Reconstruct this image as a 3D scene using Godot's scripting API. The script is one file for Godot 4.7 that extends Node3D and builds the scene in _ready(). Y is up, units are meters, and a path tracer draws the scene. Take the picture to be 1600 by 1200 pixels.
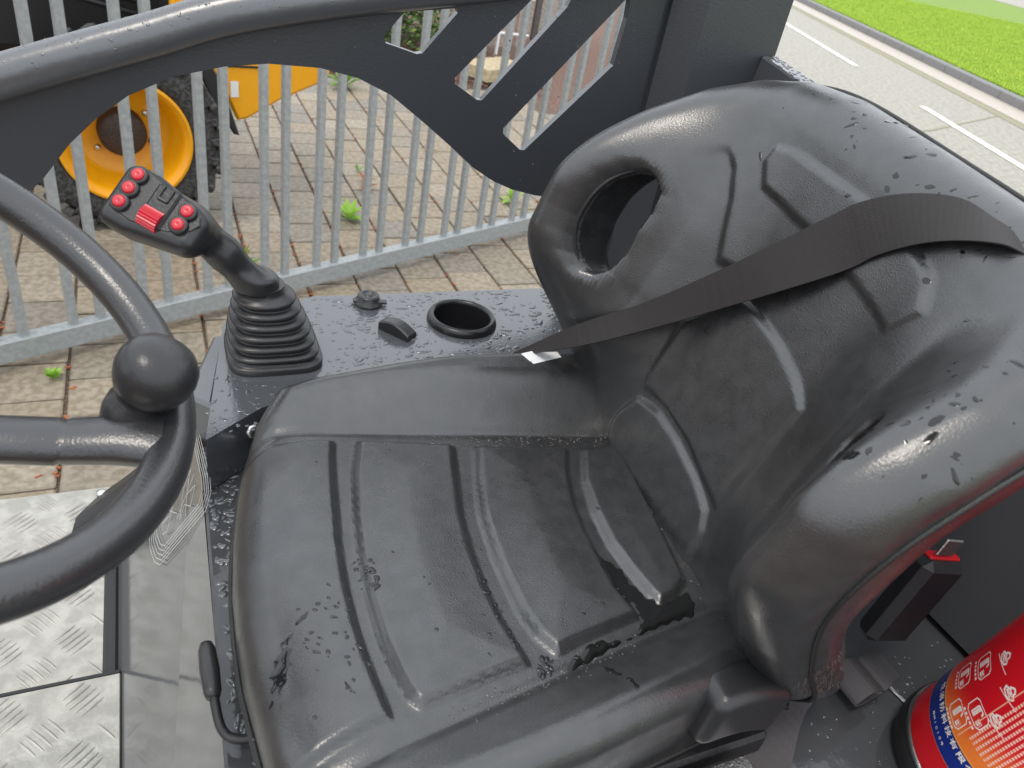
extends Node3D
# Operator's station of a small black wheel loader, wet after rain, beside a galvanised fence, a block paved yard and a road.

var rng := RandomNumberGenerator.new()
var M := {}

# ------------------------------------------------------------------ scene tree helpers
func tag(o, label, category, group = ""):
	o.set_meta("label", label)
	o.set_meta("category", category)
	if group != "":
		o.set_meta("group", group)
	return o

func thing(called, label, category, at = Vector3.ZERO, group = "", turn = 0.0):
	var o := Node3D.new()
	o.name = called
	add_child(o, true)
	o.position = at
	o.rotation.y = turn
	tag(o, label, category, group)
	return o

func part(called, mesh, mat, parent, xf = Transform3D()):
	var o := MeshInstance3D.new()
	o.name = called
	o.mesh = mesh
	o.material_override = mat
	parent.add_child(o, true)
	o.transform = xf
	return o

func setting(called, mesh, mat, xf = Transform3D()):
	var o = part(called, mesh, mat, self, xf)
	o.set_meta("kind", "structure")
	return o

# ------------------------------------------------------------------ materials
func lin(r, g, b) -> Color:
	return Color(r, g, b).linear_to_srgb()

func noise_tex(freq, octaves, type = FastNoiseLite.TYPE_SIMPLEX_SMOOTH, size = 512, sd = 1, c0 = Color.BLACK, c1 = Color.WHITE, p0 = 0.0, p1 = 1.0):
	var n := FastNoiseLite.new()
	n.noise_type = type
	n.frequency = freq
	n.seed = sd
	n.fractal_type = FastNoiseLite.FRACTAL_FBM if octaves > 1 else FastNoiseLite.FRACTAL_NONE
	n.fractal_octaves = octaves
	var t := NoiseTexture2D.new()
	t.width = size
	t.height = size
	t.seamless = true
	t.noise = n
	var g := Gradient.new()
	g.set_color(0, c0)
	g.set_color(1, c1)
	g.set_offset(0, p0)
	g.set_offset(1, p1)
	t.color_ramp = g
	return t

func bump_tex(freq, octaves, strength, type = FastNoiseLite.TYPE_SIMPLEX_SMOOTH, size = 512, sd = 3):
	var n := FastNoiseLite.new()
	n.noise_type = type
	n.frequency = freq
	n.seed = sd
	n.fractal_type = FastNoiseLite.FRACTAL_FBM if octaves > 1 else FastNoiseLite.FRACTAL_NONE
	n.fractal_octaves = octaves
	if type == FastNoiseLite.TYPE_CELLULAR:
		n.cellular_return_type = FastNoiseLite.RETURN_DISTANCE2_SUB
	var t := NoiseTexture2D.new()
	t.width = size
	t.height = size
	t.seamless = true
	t.noise = n
	t.as_normal_map = true
	t.bump_strength = strength
	return t

func mat(color, rough, metal = 0.0, spec = 0.5):
	var m := StandardMaterial3D.new()
	m.albedo_color = color
	m.roughness = rough
	m.metallic = metal
	m.metallic_specular = spec
	return m

func tri(m, scale, world = false):
	m.uv1_triplanar = true
	m.uv1_world_triplanar = world
	m.uv1_scale = Vector3.ONE * scale
	return m

func mottled(tex_a, tex_b, rough, scale, freq = 0.01, octaves = 5, sd = 1, world = false):
	var m = mat(Color.WHITE, rough)
	m.albedo_texture = noise_tex(freq, octaves, FastNoiseLite.TYPE_SIMPLEX_SMOOTH, 512, sd, tex_a, tex_b, 0.3, 0.7)
	return tri(m, scale, world)

func with_bump(m, tex, strength):
	m.normal_enabled = true
	m.normal_texture = tex
	m.normal_scale = strength
	return m

func make_materials():
	var grain = bump_tex(0.06, 3, 5.0, FastNoiseLite.TYPE_CELLULAR, 1024, 5)
	var fine = bump_tex(0.06, 4, 4.0, FastNoiseLite.TYPE_SIMPLEX_SMOOTH, 512, 8)
	var soft = bump_tex(0.012, 4, 5.0, FastNoiseLite.TYPE_SIMPLEX_SMOOTH, 512, 9)
	var vinyl = mottled(lin(0.021, 0.0213, 0.022), lin(0.028, 0.0283, 0.0288), 0.36, 6.0, 0.012, 5, 21)
	vinyl.roughness_texture = noise_tex(0.01, 5, FastNoiseLite.TYPE_SIMPLEX_SMOOTH, 512, 31, Color(0.75, 0.75, 0.75), Color(1, 1, 1), 0.3, 0.7)
	vinyl.metallic_specular = 0.72
	M.vinyl = with_bump(vinyl, grain, 0.26)
	M.vinyl_dark = with_bump(tri(mat(lin(0.012, 0.012, 0.012), 0.5), 9.0), fine, 0.4)
	M.rubber = with_bump(tri(mat(lin(0.022, 0.022, 0.023), 0.34), 12.0), fine, 0.25)
	M.rim = with_bump(tri(mat(lin(0.024, 0.024, 0.0255), 0.28, 0.0, 0.65), 14.0), fine, 0.35)
	M.plastic = with_bump(tri(mat(lin(0.019, 0.019, 0.0205), 0.32), 16.0), fine, 0.35)
	M.paint = with_bump(tri(mat(lin(0.068, 0.072, 0.079), 0.15, 0.0, 0.7), 6.0), fine, 0.08)
	M.paint_matt = with_bump(tri(mat(lin(0.037, 0.040, 0.045), 0.38), 6.0), fine, 0.12)
	M.panel = with_bump(tri(mat(lin(0.11, 0.113, 0.115), 0.10, 0.0, 0.75), 5.0), soft, 0.05)
	M.deck = with_bump(tri(mat(lin(0.052, 0.054, 0.058), 0.10), 6.0), soft, 0.10)
	M.paint_tube = with_bump(tri(mat(lin(0.068, 0.071, 0.077), 0.30, 0.0, 0.85), 6.0), soft, 0.25)
	M.cup = mat(lin(0.010, 0.010, 0.011), 0.3)
	M.drop = mat(lin(0.064, 0.068, 0.074), 0.02, 0.0, 0.7)
	M.drop_black = mat(lin(0.010, 0.010, 0.011), 0.06)
	M.pool = mat(lin(0.008, 0.008, 0.008), 0.04, 0.0, 0.4)
	M.steel = with_bump(tri(mat(lin(0.62, 0.62, 0.60), 0.3, 1.0), 8.0), fine, 0.3)
	var alu = mottled(lin(0.36, 0.345, 0.305), lin(0.46, 0.445, 0.395), 0.40, 2.5, 0.02, 5, 41)
	alu.metallic = 0.6
	M.alu = with_bump(alu, fine, 0.25)
	M.red = with_bump(tri(mat(lin(0.46, 0.012, 0.025), 0.3), 20.0), fine, 0.2)
	M.red_gloss = mat(lin(0.55, 0.010, 0.018), 0.18)
	M.white = mat(lin(0.75, 0.75, 0.74), 0.5)
	M.decal = mat(lin(0.46, 0.46, 0.45), 0.4)
	M.film = mat(lin(0.135, 0.138, 0.14), 0.14)
	var web = mat(lin(0.015, 0.012, 0.0115), 0.6)
	web.normal_enabled = true
	web.normal_texture = weave()
	web.normal_scale = 0.4
	web.uv1_scale = Vector3(9, 9, 1)
	M.web = web
	var web2 = web.duplicate()
	web2.albedo_color = lin(0.070, 0.066, 0.070)
	M.web_wet = web2
	var galv = mottled(lin(0.27, 0.29, 0.29), lin(0.335, 0.355, 0.355), 0.45, 4.0, 0.02, 4, 51, true)
	galv.metallic = 0.25
	M.galv = with_bump(galv, fine, 0.15)
	M.yellow = with_bump(tri(mat(lin(0.84, 0.37, 0.004), 0.35), 3.0), soft, 0.05)
	M.tyre = with_bump(mottled(lin(0.018, 0.018, 0.018), lin(0.075, 0.072, 0.068), 0.75, 3.0, 0.03, 5, 61), fine, 0.6)
	M.black = with_bump(tri(mat(lin(0.015, 0.015, 0.016), 0.45), 4.0), fine, 0.2)
	M.hub = mottled(lin(0.02, 0.014, 0.011), lin(0.07, 0.045, 0.032), 0.6, 6.0, 0.03, 4, 62)
	M.sand = mottled(lin(0.06, 0.035, 0.025), lin(0.15, 0.10, 0.07), 0.85, 2.6, 0.05, 5, 71, true)
	M.soil = mottled(lin(0.07, 0.036, 0.025), lin(0.20, 0.12, 0.085), 0.9, 1.2, 0.06, 5, 72, true)
	var asphalt = mottled(lin(0.205, 0.186, 0.142), lin(0.31, 0.284, 0.222), 0.45, 0.3, 0.07, 6, 73, true)
	M.asphalt = with_bump(asphalt, bump_tex(0.12, 3, 8.0, FastNoiseLite.TYPE_SIMPLEX_SMOOTH, 512, 74), 0.2)
	M.gutter = mottled(lin(0.36, 0.31, 0.26), lin(0.44, 0.40, 0.34), 0.5, 0.8, 0.05, 5, 75, true)
	M.moss = mottled(lin(0.19, 0.185, 0.095), lin(0.28, 0.26, 0.17), 0.7, 0.8, 0.06, 5, 79, true)
	M.kerb = mottled(lin(0.13, 0.13, 0.13), lin(0.25, 0.24, 0.235), 0.6, 1.5, 0.05, 5, 76, true)
	M.line = mottled(lin(0.70, 0.68, 0.60), lin(0.84, 0.81, 0.72), 0.6, 1.4, 0.08, 4, 77, true)
	M.turf = mottled(lin(0.12, 0.21, 0.014), lin(0.20, 0.29, 0.03), 0.85, 0.5, 0.05, 5, 78, true)
	var leafy = mat(lin(0.12, 0.24, 0.03), 0.5)
	leafy.backlight_enabled = true
	leafy.backlight = lin(0.08, 0.16, 0.01)
	M.leaf = leafy
	var leafy2 = mat(lin(0.24, 0.42, 0.05), 0.5)
	leafy2.backlight_enabled = true
	leafy2.backlight = lin(0.12, 0.22, 0.02)
	M.leaf_bright = leafy2
	var blade = mat(Color.WHITE, 0.6)
	blade.vertex_color_use_as_albedo = true
	blade.backlight_enabled = true
	blade.backlight = lin(0.12, 0.18, 0.02)
	M.blade = blade
	M.dead = mat(lin(0.30, 0.09, 0.035), 0.7)
	M.straw = mat(lin(0.45, 0.33, 0.13), 0.7)
	M.pink = mat(lin(0.75, 0.38, 0.45), 0.6)
	M.wood = mottled(lin(0.20, 0.17, 0.14), lin(0.42, 0.37, 0.32), 0.8, 1.5, 0.03, 5, 81, true)
	M.wood_dark = mottled(lin(0.04, 0.035, 0.03), lin(0.12, 0.10, 0.09), 0.8, 1.5, 0.03, 5, 82, true)
	M.stone_pink = mottled(lin(0.28, 0.20, 0.17), lin(0.42, 0.33, 0.28), 0.75, 1.2, 0.03, 5, 83, true)
	M.cream = mottled(lin(0.34, 0.26, 0.14), lin(0.48, 0.41, 0.28), 0.6, 1.2, 0.03, 5, 84, true)
	M.scuff = mottled(lin(0.035, 0.030, 0.028), lin(0.13, 0.085, 0.075), 0.9, 20.0, 0.06, 5, 85)
	M.dust = mottled(lin(0.05, 0.047, 0.043), lin(0.22, 0.20, 0.175), 0.9, 12.0, 0.05, 5, 86)
	var tones := [[0.272, 0.225, 0.160], [0.295, 0.248, 0.182], [0.250, 0.216, 0.165], [0.305, 0.262, 0.200], [0.284, 0.230, 0.166], [0.226, 0.200, 0.163]]
	var pt = noise_tex(0.02, 6, FastNoiseLite.TYPE_SIMPLEX_SMOOTH, 1024, 91, Color(0.84, 0.83, 0.81), Color(1, 1, 1), 0.25, 0.7)
	var pb = bump_tex(0.10, 4, 6.0, FastNoiseLite.TYPE_SIMPLEX_SMOOTH, 512, 92)
	M.pavers = []
	for t in tones:
		var m = mat(lin(t[0], t[1], t[2]), 0.62)
		m.albedo_texture = pt
		tri(m, 1.3, true)
		M.pavers.append(with_bump(m, pb, 0.2))

func weave():
	var im := Image.create(64, 64, false, Image.FORMAT_RGB8)
	for y in 64:
		for x in 64:
			var h = 0.5 + 0.5 * sin((x + y) * TAU / 16.0) * sin(x * TAU / 8.0)
			im.set_pixel(x, y, Color(h, h, h))
	im.bump_map_to_normal_map(4.0)
	return ImageTexture.create_from_image(im)

# ------------------------------------------------------------------ mesh helpers
func surf():
	var st := SurfaceTool.new()
	st.begin(Mesh.PRIMITIVE_TRIANGLES)
	return st

func tri_out(st, a, b, c, outward):
	if (b - a).cross(c - a).dot(outward) > 0.0:
		st.add_vertex(a); st.add_vertex(c); st.add_vertex(b)
	else:
		st.add_vertex(a); st.add_vertex(b); st.add_vertex(c)

func quad_out(st, a, b, c, d, outward):
	tri_out(st, a, b, c, outward)
	tri_out(st, a, c, d, outward)

# box with chamfered edges, flat shaded
func add_box(st, size, bev = 0.003, xf = Transform3D()):
	st.set_smooth_group(-1)
	var h = size * 0.5
	var b = minf(bev, minf(h.x, minf(h.y, h.z)) * 0.9)
	for ax in 3:
		for s in [-1.0, 1.0]:
			var u = (ax + 1) % 3
			var v = (ax + 2) % 3
			var q := []
			for k in [[-1, -1], [1, -1], [1, 1], [-1, 1]]:
				var p := Vector3.ZERO
				p[ax] = s * h[ax]
				p[u] = k[0] * (h[u] - b)
				p[v] = k[1] * (h[v] - b)
				q.append(xf * p)
			var o := Vector3.ZERO
			o[ax] = s
			quad_out(st, q[0], q[1], q[2], q[3], xf.basis * o)
	if b <= 0.0:
		return
	for ax in 3:
		var u = (ax + 1) % 3
		var v = (ax + 2) % 3
		for s in [-1.0, 1.0]:
			for t in [-1.0, 1.0]:
				var q := []
				for k in [[-1, 0], [1, 0], [1, 1], [-1, 1]]:
					var p := Vector3.ZERO
					p[ax] = k[0] * (h[ax] - b)
					p[u] = s * (h[u] - (b if k[1] == 0 else 0.0))
					p[v] = t * (h[v] - (0.0 if k[1] == 0 else b))
					q.append(xf * p)
				var o := Vector3.ZERO
				o[u] = s
				o[v] = t
				quad_out(st, q[0], q[1], q[2], q[3], xf.basis * o)
	for sx in [-1.0, 1.0]:
		for sy in [-1.0, 1.0]:
			for sz in [-1.0, 1.0]:
				var s := Vector3(sx, sy, sz)
				var q := []
				for ax in 3:
					var p = s * (h - Vector3.ONE * b)
					p[ax] = s[ax] * h[ax]
					q.append(xf * p)
				tri_out(st, q[0], q[1], q[2], xf.basis * s)

func done(st):
	st.generate_normals()
	return st.commit()

func box(size, bev = 0.003):
	var st = surf()
	add_box(st, size, bev)
	return done(st)

# rings of points joined into a skin; closed ends are fans
func add_loft(st, rings, cap0 = true, cap1 = true, group = 1, around = true):
	st.set_smooth_group(group)
	var n = rings[0].size()
	for i in rings.size() - 1:
		var ca = Vector3.ZERO
		for p in rings[i]: ca += p
		for p in rings[i + 1]: ca += p
		ca /= n * 2.0
		for j in (n if around else n - 1):
			var k = (j + 1) % n
			var a = rings[i][j]
			var b = rings[i][k]
			var c = rings[i + 1][k]
			var d = rings[i + 1][j]
			st.add_vertex(a); st.add_vertex(b); st.add_vertex(c)
			st.add_vertex(a); st.add_vertex(c); st.add_vertex(d)
	for e in [[0, cap0, 1], [rings.size() - 1, cap1, -1]]:
		if e[1]:
			st.set_smooth_group(group + 7 if group >= 0 else -1)
			var r = rings[e[0]]
			var c = Vector3.ZERO
			for p in r: c += p
			c /= n
			for j in n:
				var k = (j + 1) % n
				if e[2] == 1:
					st.add_vertex(c); st.add_vertex(r[k]); st.add_vertex(r[j])
				else:
					st.add_vertex(c); st.add_vertex(r[j]); st.add_vertex(r[k])

func ring(c, u, v, ru, rv, n = 16):
	var r := []
	for j in n:
		var t = TAU * j / n
		r.append(c + u * cos(t) * ru + v * sin(t) * rv)
	return r

# round bar through points; radius may be a number or a list
func tube_rings(pts, radius, n = 14, closed = false):
	var rings := []
	var up = Vector3.UP
	var prev_u = null
	for i in pts.size():
		var a = pts[maxi(i - 1, 0)] if not closed else pts[(i - 1 + pts.size()) % pts.size()]
		var b = pts[mini(i + 1, pts.size() - 1)] if not closed else pts[(i + 1) % pts.size()]
		var t = (b - a).normalized()
		var u
		if prev_u == null:
			u = t.cross(up if absf(t.dot(up)) < 0.9 else Vector3.RIGHT).normalized()
		else:
			u = (prev_u - t * t.dot(prev_u)).normalized()
		prev_u = u
		var v = u.cross(t).normalized()
		var r = radius[i] if radius is Array else radius
		rings.append(ring(pts[i], u, v, r, r, n))
	if closed:
		rings.append(rings[0])
	return rings

func tube(pts, radius, n = 14, closed = false):
	var st = surf()
	add_loft(st, tube_rings(pts, radius, n, closed), not closed, not closed)
	return done(st)

func smooth_path(pts, per = 8):
	var out := []
	for i in pts.size() - 1:
		var a = pts[maxi(i - 1, 0)]
		var d = pts[mini(i + 2, pts.size() - 1)]
		for k in per:
			out.append(pts[i].cubic_interpolate(pts[i + 1], a, d, float(k) / per))
	out.append(pts[-1])
	return out

# lathe about +Y; profile is [r, y] from bottom to top
func lathe(profile, n = 40, hard = false):
	var st = surf()
	var rings := []
	for p in profile:
		rings.append(ring(Vector3(0, p[1], 0), Vector3.RIGHT, Vector3.FORWARD, maxf(p[0], 0.0004), maxf(p[0], 0.0004), n))
	if hard:
		for i in rings.size() - 1:
			add_loft(st, [rings[i], rings[i + 1]], false, false, 1 + i)
	else:
		add_loft(st, rings, false, false)
	return done(st)

# outline (Vector2 x,z) extruded from y0 to y1 with a chamfer at the top
func slab(outline, y0, y1, bev = 0.004):
	var st = surf()
	st.set_smooth_group(-1)
	var pg := PackedVector2Array(outline)
	if Geometry2D.is_polygon_clockwise(pg):
		pg.reverse()
	var inner = Geometry2D.offset_polygon(pg, -bev, Geometry2D.JOIN_MITER)
	var top: PackedVector2Array = pg
	if bev > 0.0 and inner.size() == 1 and inner[0].size() == pg.size():
		top = inner[0]
		# line up the corner that starts the offset outline with the one of the outline
		var best = 0
		for k in top.size():
			if top[k].distance_to(pg[0]) < top[best].distance_to(pg[0]):
				best = k
		var turned := PackedVector2Array()
		for k in top.size():
			turned.append(top[(best + k) % top.size()])
		top = turned
	else:
		bev = 0.0
	var n = pg.size()
	var c := Vector2.ZERO
	for p in pg: c += p
	c /= n
	for i in n:
		var j = (i + 1) % n
		var e = pg[j] - pg[i]
		var o = Vector3(e.y, 0, -e.x)
		quad_out(st, Vector3(pg[i].x, y0, pg[i].y), Vector3(pg[j].x, y0, pg[j].y), Vector3(pg[j].x, y1 - bev, pg[j].y), Vector3(pg[i].x, y1 - bev, pg[i].y), o)
		if bev > 0.0:
			quad_out(st, Vector3(pg[i].x, y1 - bev, pg[i].y), Vector3(pg[j].x, y1 - bev, pg[j].y), Vector3(top[j].x, y1, top[j].y), Vector3(top[i].x, y1, top[i].y), o.normalized() + Vector3.UP)
	for y in [[y1, top, Vector3.UP], [y0, pg, Vector3.DOWN]]:
		var id = Geometry2D.triangulate_polygon(y[1])
		for k in range(0, id.size(), 3):
			tri_out(st, Vector3(y[1][id[k]].x, y[0], y[1][id[k]].y), Vector3(y[1][id[k + 1]].x, y[0], y[1][id[k + 1]].y), Vector3(y[1][id[k + 2]].x, y[0], y[1][id[k + 2]].y), y[2])
	return done(st)

func basis_y(axis, hint = Vector3.RIGHT):
	var y = axis.normalized()
	var x = (hint - y * y.dot(hint)).normalized()
	return Basis(x, y, x.cross(y))

func v2(list, s = 0.001):
	var out := []
	for i in range(0, list.size(), 2):
		out.append(Vector2(list[i] * s, list[i + 1] * s))
	return out

# ------------------------------------------------------------------ signed distances and surface nets
func poly_dist(pg, p: Vector2) -> float:
	var best := 1e9
	var inside := false
	var n = pg.size()
	var j = n - 1
	for i in n:
		var a: Vector2 = pg[i]
		var b: Vector2 = pg[j]
		var e := b - a
		var w := p - a
		var q := w - e * clampf(w.dot(e) / e.dot(e), 0.0, 1.0)
		best = minf(best, q.length_squared())
		if (a.y > p.y) != (b.y > p.y) and p.x < (b.x - a.x) * (p.y - a.y) / (b.y - a.y) + a.x:
			inside = not inside
		j = i
	return -sqrt(best) if inside else sqrt(best)

class Field:
	var lo: Vector2
	var step: float
	var nx: int
	var ny: int
	var v := PackedFloat32Array()
	func at(x: float, y: float) -> float:
		var fx := clampf((x - lo.x) / step, 0.0, nx - 1.001)
		var fy := clampf((y - lo.y) / step, 0.0, ny - 1.001)
		var ix := int(fx)
		var iy := int(fy)
		var tx := fx - ix
		var ty := fy - iy
		var k := iy * nx + ix
		return lerpf(lerpf(v[k], v[k + 1], tx), lerpf(v[k + nx], v[k + nx + 1], tx), ty)

func field(lo, hi, step, f: Callable):
	var d := Field.new()
	d.lo = lo
	d.step = step
	d.nx = int(ceil((hi.x - lo.x) / step)) + 1
	d.ny = int(ceil((hi.y - lo.y) / step)) + 1
	d.v.resize(d.nx * d.ny)
	for j in d.ny:
		for i in d.nx:
			d.v[j * d.nx + i] = f.call(lo + Vector2(i, j) * step)
	return d

func smin(a: float, b: float, k: float) -> float:
	var h := clampf(0.5 + 0.5 * (b - a) / k, 0.0, 1.0)
	return lerpf(b, a, h) - k * h * (1.0 - h)

func capsule(p: Vector3, a: Vector3, b: Vector3, ra: float, rb: float) -> float:
	var ab := b - a
	var t := clampf((p - a).dot(ab) / ab.dot(ab), 0.0, 1.0)
	return (p - a - ab * t).length() - lerpf(ra, rb, t)

func nets(f: Callable, lo: Vector3, hi: Vector3, cell: float, slack := 1.6) -> ArrayMesh:
	var nx := int(ceil((hi.x - lo.x) / cell / 4.0)) * 4
	var ny := int(ceil((hi.y - lo.y) / cell / 4.0)) * 4
	var nz := int(ceil((hi.z - lo.z) / cell / 4.0)) * 4
	var sx := nx + 1
	var sxy := sx * (ny + 1)
	var val := PackedFloat32Array()
	val.resize(sxy * (nz + 1))
	val.fill(1e9)
	var index := {}
	var verts := PackedVector3Array()
	var norms := PackedVector3Array()
	var cells := PackedInt32Array()
	var reach := cell * 4.0 * 0.87 * slack + cell
	var co := [0, 1, sx, sx + 1, sxy, sxy + 1, sxy + sx, sxy + sx + 1]
	for cz in range(0, nz, 4):
		for cy in range(0, ny, 4):
			for cx in range(0, nx, 4):
				var mid := lo + Vector3(cx + 2, cy + 2, cz + 2) * cell
				if absf(f.call(mid)) > reach:
					continue
				for z in range(cz, cz + 5):
					for y in range(cy, cy + 5):
						var k0 := z * sxy + y * sx + cx
						for x in 5:
							if val[k0 + x] > 1e8:
								val[k0 + x] = f.call(lo + Vector3(cx + x, y, z) * cell)
				for z in range(cz, cz + 4):
					for y in range(cy, cy + 4):
						for x in range(cx, cx + 4):
							var k := z * sxy + y * sx + x
							var a0 := val[k]
							var a1 := val[k + 1]
							var a2 := val[k + sx]
							var a3 := val[k + sx + 1]
							var b0 := val[k + sxy]
							var b1 := val[k + sxy + 1]
							var b2 := val[k + sxy + sx]
							var b3 := val[k + sxy + sx + 1]
							var neg := int(a0 < 0) + int(a1 < 0) + int(a2 < 0) + int(a3 < 0) + int(b0 < 0) + int(b1 < 0) + int(b2 < 0) + int(b3 < 0)
							if neg == 0 or neg == 8:
								continue
							var g := Vector3(a1 + a3 + b1 + b3 - a0 - a2 - b0 - b2, a2 + a3 + b2 + b3 - a0 - a1 - b0 - b1, b0 + b1 + b2 + b3 - a0 - a1 - a2 - a3) / (4.0 * cell)
							var m := (a0 + a1 + a2 + a3 + b0 + b1 + b2 + b3) / 8.0
							var gl := maxf(g.length(), 0.2)
							var off := -g / gl * (m / gl)
							off = off.clamp(Vector3.ONE * -cell * 0.6, Vector3.ONE * cell * 0.6)
							index[k] = verts.size()
							cells.append(k)
							verts.append(lo + (Vector3(x, y, z) + Vector3.ONE * 0.5) * cell + off)
							norms.append(g / gl)
	var idx := PackedInt32Array()
	for k in cells:
		for ax in 3:
			var d: int = [1, sx, sxy][ax]
			var u: int = [sx, sxy, 1][ax]
			var w: int = [sxy, 1, sx][ax]
			if val[k + d] > 1e8:
				continue
			var s0 := val[k] < 0.0
			if s0 == (val[k + d] < 0.0):
				continue
			if not (index.has(k - u) and index.has(k - w) and index.has(k - u - w)):
				continue
			var q0: int = index[k]
			var q1: int = index[k - u]
			var q2: int = index[k - u - w]
			var q3: int = index[k - w]
			if s0:
				idx.append_array([q0, q2, q1, q0, q3, q2])
			else:
				idx.append_array([q0, q1, q2, q0, q2, q3])
	var arr := []
	arr.resize(Mesh.ARRAY_MAX)
	arr[Mesh.ARRAY_VERTEX] = verts
	arr[Mesh.ARRAY_NORMAL] = norms
	arr[Mesh.ARRAY_INDEX] = idx
	var me := ArrayMesh.new()
	me.add_surface_from_arrays(Mesh.PRIMITIVE_TRIANGLES, arr)
	return me

# ------------------------------------------------------------------ water drops: flat irregular domes
func add_drop(st, at: Vector3, n: Vector3, r: float, stretch: float, turn: float, flat := 0.28):
	var u = n.cross(Vector3(0.3, 0.2, 0.93)).normalized()
	var v = n.cross(u)
	var a = rng.randf() * TAU
	var b = rng.randf() * TAU
	var wob = rng.randf_range(0.04, 0.22) if flat > 0.07 else rng.randf_range(0.15, 0.35)
	var steps := 10
	var rings := []
	for h in [[1.05, -0.12], [0.88, 0.55], [0.5, 0.9]]:
		var ri := []
		for j in steps:
			var t = TAU * j / steps
			var rr = r * h[0] * (1.0 + wob * sin(2 * t + a) + wob * 0.6 * sin(3 * t + b))
			var px = cos(t) * rr * stretch
			var py = sin(t) * rr / sqrt(stretch)
			var qx = px * cos(turn) - py * sin(turn)
			var qy = px * sin(turn) + py * cos(turn)
			ri.append(at + u * qx + v * qy + n * (h[1] * r * flat))
		rings.append(ri)
	rings.append([])
	for j in steps:
		rings[3].append(at + n * r * flat + (rings[2][j] - at) * 0.03)
	add_loft(st, rings, false, false, 1)

func stuff(o):
	o.set_meta("kind", "stuff")
	return o

# ------------------------------------------------------------------ _ready
func _ready():
	rng.seed = 20240607
	var cam := Camera3D.new()
	cam.name = "camera"
	add_child(cam)
	cam.transform = Transform3D(Basis(Vector3(0.91218, 0.16859, 0.37350), Vector3(0.08038, 0.82014, -0.56649), Vector3(-0.40183, 0.54676, 0.73457)).orthonormalized(), Vector3(0, 1.62, 0))
	cam.keep_aspect = Camera3D.KEEP_HEIGHT
	cam.near = 0.03
	cam.far = 600.0
	cam.fov = 53.13
	var att := CameraAttributesPhysical.new()
	att.frustum_focal_length = 24.0
	att.frustum_near = 0.03
	att.frustum_far = 600.0
	att.frustum_focus_distance = 0.95
	att.exposure_aperture = 9.0
	cam.attributes = att
	var env := Environment.new()
	env.background_mode = Environment.BG_SKY
	var sky := Sky.new()
	var sm := ProceduralSkyMaterial.new()
	sm.sky_top_color = Color(0.93, 0.95, 0.98)
	sm.sky_horizon_color = Color(0.88, 0.90, 0.92)
	sm.sky_curve = 0.3
	sm.sky_energy_multiplier = 1.25
	sm.ground_bottom_color = Color(0.42, 0.41, 0.38)
	sm.ground_horizon_color = Color(0.6, 0.6, 0.58)
	sm.sun_angle_max = 0.0
	sky.sky_material = sm
	env.sky = sky
	env.tonemap_mode = Environment.TONE_MAPPER_LINEAR
	env.tonemap_exposure = 1.25
	env.sdfgi_enabled = true
	env.ssao_enabled = true
	env.ssil_enabled = true
	var we := WorldEnvironment.new()
	we.name = "world_environment"
	we.environment = env
	add_child(we)
	var sun := DirectionalLight3D.new()
	sun.name = "sun"
	add_child(sun)
	sun.light_energy = 0.4
	sun.light_color = Color(1.0, 0.97, 0.93)
	sun.light_angular_distance = 14.0
	sun.shadow_enabled = true
	sun.look_at_from_position(Vector3(-2.0, 6.0, 1.2), Vector3.ZERO)

	make_materials()
	build_ground()
	build_fence()
	build_yellow_loader()
	build_backdrop()
	build_frame()
	build_seat()
	build_steering_wheel()
	build_joystick()
	build_belt()
	build_extinguisher()
	build_weeds()

# ------------------------------------------------------------------ ground, road, grass
var road_dir := Vector3(-0.417, 0, 0.909)
var road_side := Vector3(0.909, 0, 0.417)

func strip(s0, s1, t0, t1, y):
	var st = surf()
	st.set_smooth_group(-1)
	var a = road_side * s0 + road_dir * t0
	var b = road_side * s1 + road_dir * t0
	var c = road_side * s1 + road_dir * t1
	var d = road_side * s0 + road_dir * t1
	for p in [a, b, c, d]: p.y = y
	a.y = y; b.y = y; c.y = y; d.y = y
	quad_out(st, a, b, c, d, Vector3.UP)
	return done(st)

func in_view(p: Vector3, margin := 1.05) -> bool:
	var q = p - Vector3(0, 1.62, 0)
	var z = -q.dot(Vector3(-0.40183, 0.54676, 0.73457))
	if z < 0.1: return false
	return absf(q.dot(Vector3(0.91218, 0.16859, 0.37350)) / z) < 0.6667 * margin and absf(q.dot(Vector3(0.08038, 0.82014, -0.56649)) / z) < 0.5 * margin

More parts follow.
